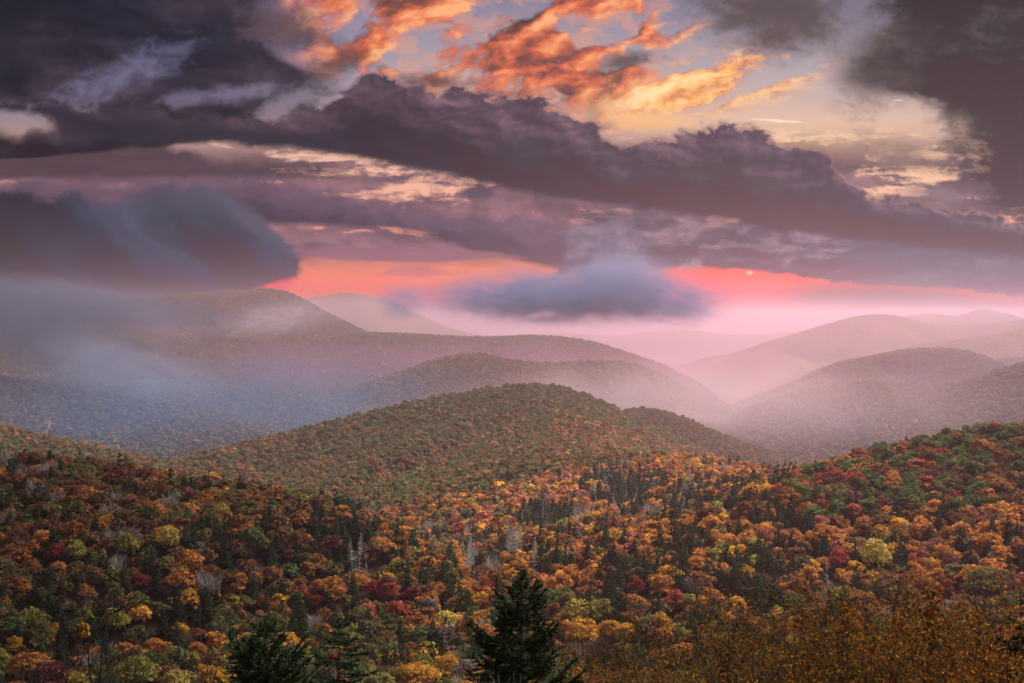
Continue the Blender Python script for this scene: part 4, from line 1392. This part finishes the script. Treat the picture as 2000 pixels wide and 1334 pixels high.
def shrubs():
    kinds = []
    for s in range(5):
        (wv, wf), (lv, lf) = leafy(900 + s, 6.0, (3, 4, 3, 1, 3)[s], (.50, .62, .42, .05, .5)[s], (2300, 2800, 1700, 1700, 2200)[s], .052, 4)
        kinds.append((mesh("shrub_stems", wv, wf, [DARKTWIG]), mesh("shrub_foliage", lv, [lf], [SHRUBLEAF])))
    # photo x, photo y of the top, ground distance, width factor, leaf warmth, label
    items = [(1262, 1270, 60, .8, .02, "low brown olive shrub just beyond the tall spruce's skirt"), (1150, 1276, 60, .75, -.05, "dull green brown shrub behind the tall spruce's lowest boughs"),
             (1205, 1284, 58, .8, .10, "rusty shrub between the tall spruce and the thicket, lowest of its line"), (1330, 1290, 46, .9, .06, "brown shrub at the lower end of the leafy thicket"),
             (1405, 1240, 38, 1.0, .05, "shrub where the leafy thicket begins to climb, with a bent dark top"), (1475, 1212, 40, .9, .0, "dark sparse shrub with bare tips behind the yellow green one"),
             (1545, 1210, 37, .95, -.12, "yellow green leaved shrub glowing in the thicket"), (1600, 1200, 39, .9, .05, "brown shrub between the yellow green one and the twin spires"),
             (1642, 1166, 36, .85, .15, "shrub with a tall thin orange spire, first of two spires"), (1700, 1192, 38, 1.0, .2, "dense rusty shrub between the two spires"),
             (1750, 1190, 40, .9, .1, "orange brown shrub tucked behind the tallest spire"), (1796, 1153, 35, .9, .28, "shrub with the tallest red orange spire of the thicket"),
             (1838, 1205, 38, 1.0, .12, "brown shrub just past the tallest spire"), (1885, 1236, 36, 1.1, .16, "lower rust coloured shrub in the dip of the thicket"),
             (1942, 1212, 37, 1.0, .26, "reddish shrub near the conifer at the edge"), (1992, 1206, 35, 1.0, .24, "red brown shrub under the conifer's bough at the edge"),
             (1450, 1275, 32, 1.0, .08, "olive brown shrub low in front of the thicket"), (1570, 1265, 31, 1.0, .12, "brown leaved shrub in front of the yellow green one"),
             (1680, 1262, 30, 1.0, .15, "amber flecked shrub in front of the first spire"), (1780, 1262, 30, 1.0, .1, "dark amber shrub in front of the tallest spire"),
             (1890, 1285, 29, 1.0, .18, "dark rusty shrub in the near corner of the thicket"), (1975, 1278, 30, 1.0, .2, "near corner shrub with dull red leaves")]
    for n, (px, py, r, w, warm, lab) in enumerate(items):
        p = at(px, py, r)
        gz = ground_z(p[0], p[1])
        h = p[2] - gz
        o = bpy.data.objects.new("shrub", None)
        COL.objects.link(o)
        o.location = (p[0], p[1], gz)
        o.scale = (h / 6 * w, h / 6 * w, h / 6)
        o.rotation_euler = (0, 0, rng.uniform(0, 6.28))
        o["label"], o["category"], o["group"] = lab, "shrub", "autumn shrubs in the near thicket"
        st, fo = kinds[3 if "spire" in lab.split(" shrub")[0] or "with a" in lab or "with the" in lab else (0, 1, 2, 4)[n % 4]]
        link("stems", st, o)
        f = link("foliage", fo, o)
        f["warm"] = float(warm + .12)
    # leafless saplings
    bare = [(192, 1168, 30, 4, "thin bare sapling with two forked dark stems and a few dead leaves", 2, .13, 60), (95, 1285, 26, 3, "small bare twiggy bush near the corner below the brown hillside", 3, .4, 40),
            (285, 1292, 27, 3, "small bare bush leaning beside the forked sapling", 3, .45, 30), (390, 1312, 28, 3, "lowest bare twigs between the sapling and the broad spruce", 3, .5, 20),
            (890, 1296, 30, 3, "pale bare twigs at the foot of the tall spruce", 4, .4, 0)]
    for n, (px, py, r, dep, lab, stems, spread, nl) in enumerate(bare):
        p = at(px, py, r)
        gz = ground_z(p[0], p[1])
        h = p[2] - gz
        tubes, tips = skeleton(950 + n, h, stems, spread, dep + 1)
        if n == 0:                              # the forked sapling follows its two stems in the photo
            q0 = np.random.default_rng(5)
            base = np.array([p[0], p[1], gz])
            lines = [[(186, 1400), (180, 1334), (176, 1280), (174, 1227), (168, 1200), (163, 1178)], [(188, 1390), (197, 1332), (203, 1269), (206, 1227), (216, 1200), (232, 1178)],
                     [(176, 1280), (166, 1255), (152, 1232)], [(174, 1227), (184, 1200), (188, 1172)], [(206, 1227), (200, 1205), (199, 1182)], [(203, 1269), (218, 1240), (228, 1212)],
                     [(180, 1334), (164, 1296), (148, 1270)], [(197, 1332), (226, 1300), (248, 1284)], [(190, 1380), (250, 1330), (300, 1306)], [(168, 1200), (158, 1190), (146, 1184)], [(216, 1200), (226, 1196), (238, 1192)]]
            tubes, tips = [], []
            for li, ln in enumerate(lines):
                P_ = catmull(np.array([at(a_, b_, r) - base for a_, b_ in ln]), 9)
                P_[:, 1] += np.linspace(0, q0.normal(0, .25), 9)
                tubes.append((P_, np.linspace(.017 if li < 2 else .009, .004, 9)))
                for k_ in range(2, 9):
                    for _ in range(3):
                        d_ = np.array([q0.normal(0, .55), q0.normal(0, .55), q0.uniform(.4, 1)]) * q0.uniform(.10, .34)
                        e_ = P_[k_] + d_
                        tubes.append((np.array([P_[k_], P_[k_] + d_ * .5 + q0.normal(0, .012, 3), e_]), np.array([.005, .0035, .002])))
                        tips.append((e_, d_))
        v, f = join([tube(a, (b * .45 if n == 4 else b + .003), 4) for a, b in tubes])
        o = bpy.data.objects.new("sapling", None)
        COL.objects.link(o)
        o.location = (p[0], p[1], gz)
        o["label"], o["category"], o["group"] = lab, "sapling", "bare saplings on the near slope"
        link("stems", mesh("sapling_stems", v, f, [PALEWOOD if n == 4 else DARKTWIG]), o)
        if nl:
            q = np.random.default_rng(n)
            T = np.array([t[0] for t in tips])[q.integers(0, len(tips), nl)]
            lv, lf = quads_at(T, q.normal(size=T.shape), .03, q, .7)
            fo = link("foliage", mesh("sapling_leaves", lv, [lf], [SHRUBLEAF]), o)
            fo["warm"] = .3


shrubs()


# ------------------------------------------------------------------ mist on the slopes and unseen clouds added overhead for shade
def mist(name, px, py, r, sx, sy, sz, dens, col, seed, label, ang=0.0, scale=1.0, aniso=.3, lo=.36):
    c = at(px, py, r)
    bm_v, bm_f = ico(3)
    k = sx * .5, sy * .5, sz * .5
    m, g, o = new_mat("mist_bank")
    tc = g.node('ShaderNodeTexCoord')
    mp = g.node('ShaderNodeMapping')
    mp.inputs['Scale'].default_value = (sx / sz * .5 * scale, sy / sz * .5 * scale, 1.0 * scale)
    mp.inputs['Location'].default_value = (seed * 3.7, seed * 1.3, seed * 2.1)
    g.t.links.new(tc.outputs['Object'], mp.inputs[0])
    n = g.node('ShaderNodeTexNoise'); n.inputs['Scale'].default_value = 1.1; n.inputs['Detail'].default_value = 4; n.inputs['Roughness'].default_value = .55
    n.inputs['Distortion'].default_value = .6
    g.t.links.new(mp.outputs[0], n.inputs['Vector'])
    ln = g.node('ShaderNodeVectorMath', operation='LENGTH')
    g.t.links.new(tc.outputs['Object'], ln.inputs[0])
    d = V(g, ln.outputs['Value'])
    e = (1.0 - g.ss(d + (V(g, n.outputs[0]) - .5) * 1.5, .15, .95)) * g.ss(V(g, n.outputs[0]), lo, lo + .26) * dens
    p = g.node('ShaderNodeVolumePrincipled')
    p.inputs['Color'].default_value = col
    p.inputs['Anisotropy'].default_value = aniso
    g.put(p.inputs['Density'], e)
    g.t.links.new(p.outputs[0], o.inputs['Volume'])
    ob = link(name, mesh(name, bm_v, [bm_f], [m]), None, c, kind="stuff", label=label)
    ob.scale = k
    ob.rotation_euler = (0, R(ang), 0)
    return ob


def ico(sub):
    import bmesh
    b = bmesh.new()
    bmesh.ops.create_icosphere(b, subdivisions=sub, radius=1.0)
    v = np.array([p.co[:] for p in b.verts]); f = np.array([[p.index for p in q.verts] for q in b.faces])
    b.free()
    return v, f


mist("mist", 230, 715, 2900, 620, 500, 180, .0060, (.27, .32, .44, 1), 1, "pale lavender mist lying over the dark slopes", 10, 2.2)
mist("mist", 60, 645, 3000, 760, 500, 230, .012, (.07, .11, .17, 1), 2, "grey blue cloud sinking down the mountain's flank", 14, 2.0)
mist("mist", 540, 622, 4300, 560, 400, 160, .0036, (.66, .58, .70, 1), 3, "wisp of pale mist below the mountain top", -8, 2.4)
mist("mist", 240, 612, 4300, 820, 500, 165, .0050, (.34, .24, .34, 1), 4, "dusky rose mist spilling over the mountain's shoulder", 18, 2.4)
mist("low_cloud", 110, 592, 4000, 1150, 500, 165, .014, (.09, .12, .18, 1), 12, "dark cloud spilling over the mountain's long shoulder", 6, 1.8, 0.0, .28)
mist("low_cloud", 1110, 580, 2200, 600, 300, 116, .060, (.14, .20, .34, 1), 5, "soft blue grey cloud hanging low over the valley", 0, 2.1, 0.0, .36)
mist("low_cloud", 1215, 545, 2250, 260, 200, 100, .030, (.24, .28, .42, 1), 11, "paler hump on top of the blue grey cloud", 0, 1.6, 0.0, .30)
mist("low_cloud", 1315, 598, 2250, 260, 200, 96, .026, (.15, .21, .35, 1), 6, "small blue grey cloud scrap trailing from the low cloud", 0, 1.4, 0.0, .36)
mist("low_cloud", 785, 588, 2250, 120, 120, 84, .022, (.16, .22, .36, 1), 7, "faint blue grey puff apart from the low cloud", 0, 1.2, 0.0, .30)
mist("mist", 1330, 790, 3050, 1650, 1000, 260, .0011, (.88, .76, .84, 1), 8, "thin luminous mist filling the valley behind the rounded hill", 0, .6, .6, .20)
mist("mist", 860, 720, 4450, 3000, 900, 230, .0007, (.74, .34, .58, 1), 10, "thin rose mist between the two long ridges", 0, .5, .5, .20)
mist("mist", 420, 800, 2500, 1300, 1100, 240, .0008, (.11, .30, .58, 1), 9, "thin blue mist filling the shaded valley under the mountain", 0, .6, .3, .20)


def shade_cloud(cx, cy_, cz, rx, ry, rz, seed, label):
    """solid cloud shape added out of view above the haze to shade the ground"""
    v, f = ico(5)
    n = fbm(v[:, 0] * 2.2 + v[:, 2] + seed, v[:, 1] * 2.2 + v[:, 2] * .7, 4, seed)
    m_, g, o = new_mat("shade_cloud_grey")
    d = g.node('ShaderNodeBsdfDiffuse'); d.inputs[0].default_value = (.55, .54, .57, 1)
    g.t.links.new(d.outputs[0], o.inputs['Surface'])
    ob = link("cloud", mesh("cloud", v * (0.7 + .6 * n)[:, None] * np.array([rx, ry, rz]), [f], [m_], smooth=True), None, (cx, cy_, cz), label=label, category="cloud", group="added shade clouds above the view")


shade_cloud(-190, 500, 340, 430, 450, 55, 3, "unseen cloud added above the view to shade the brown hillside")
shade_cloud(760, 600, 330, 280, 330, 55, 5, "unseen cloud added above the view to shade the red and green hill")
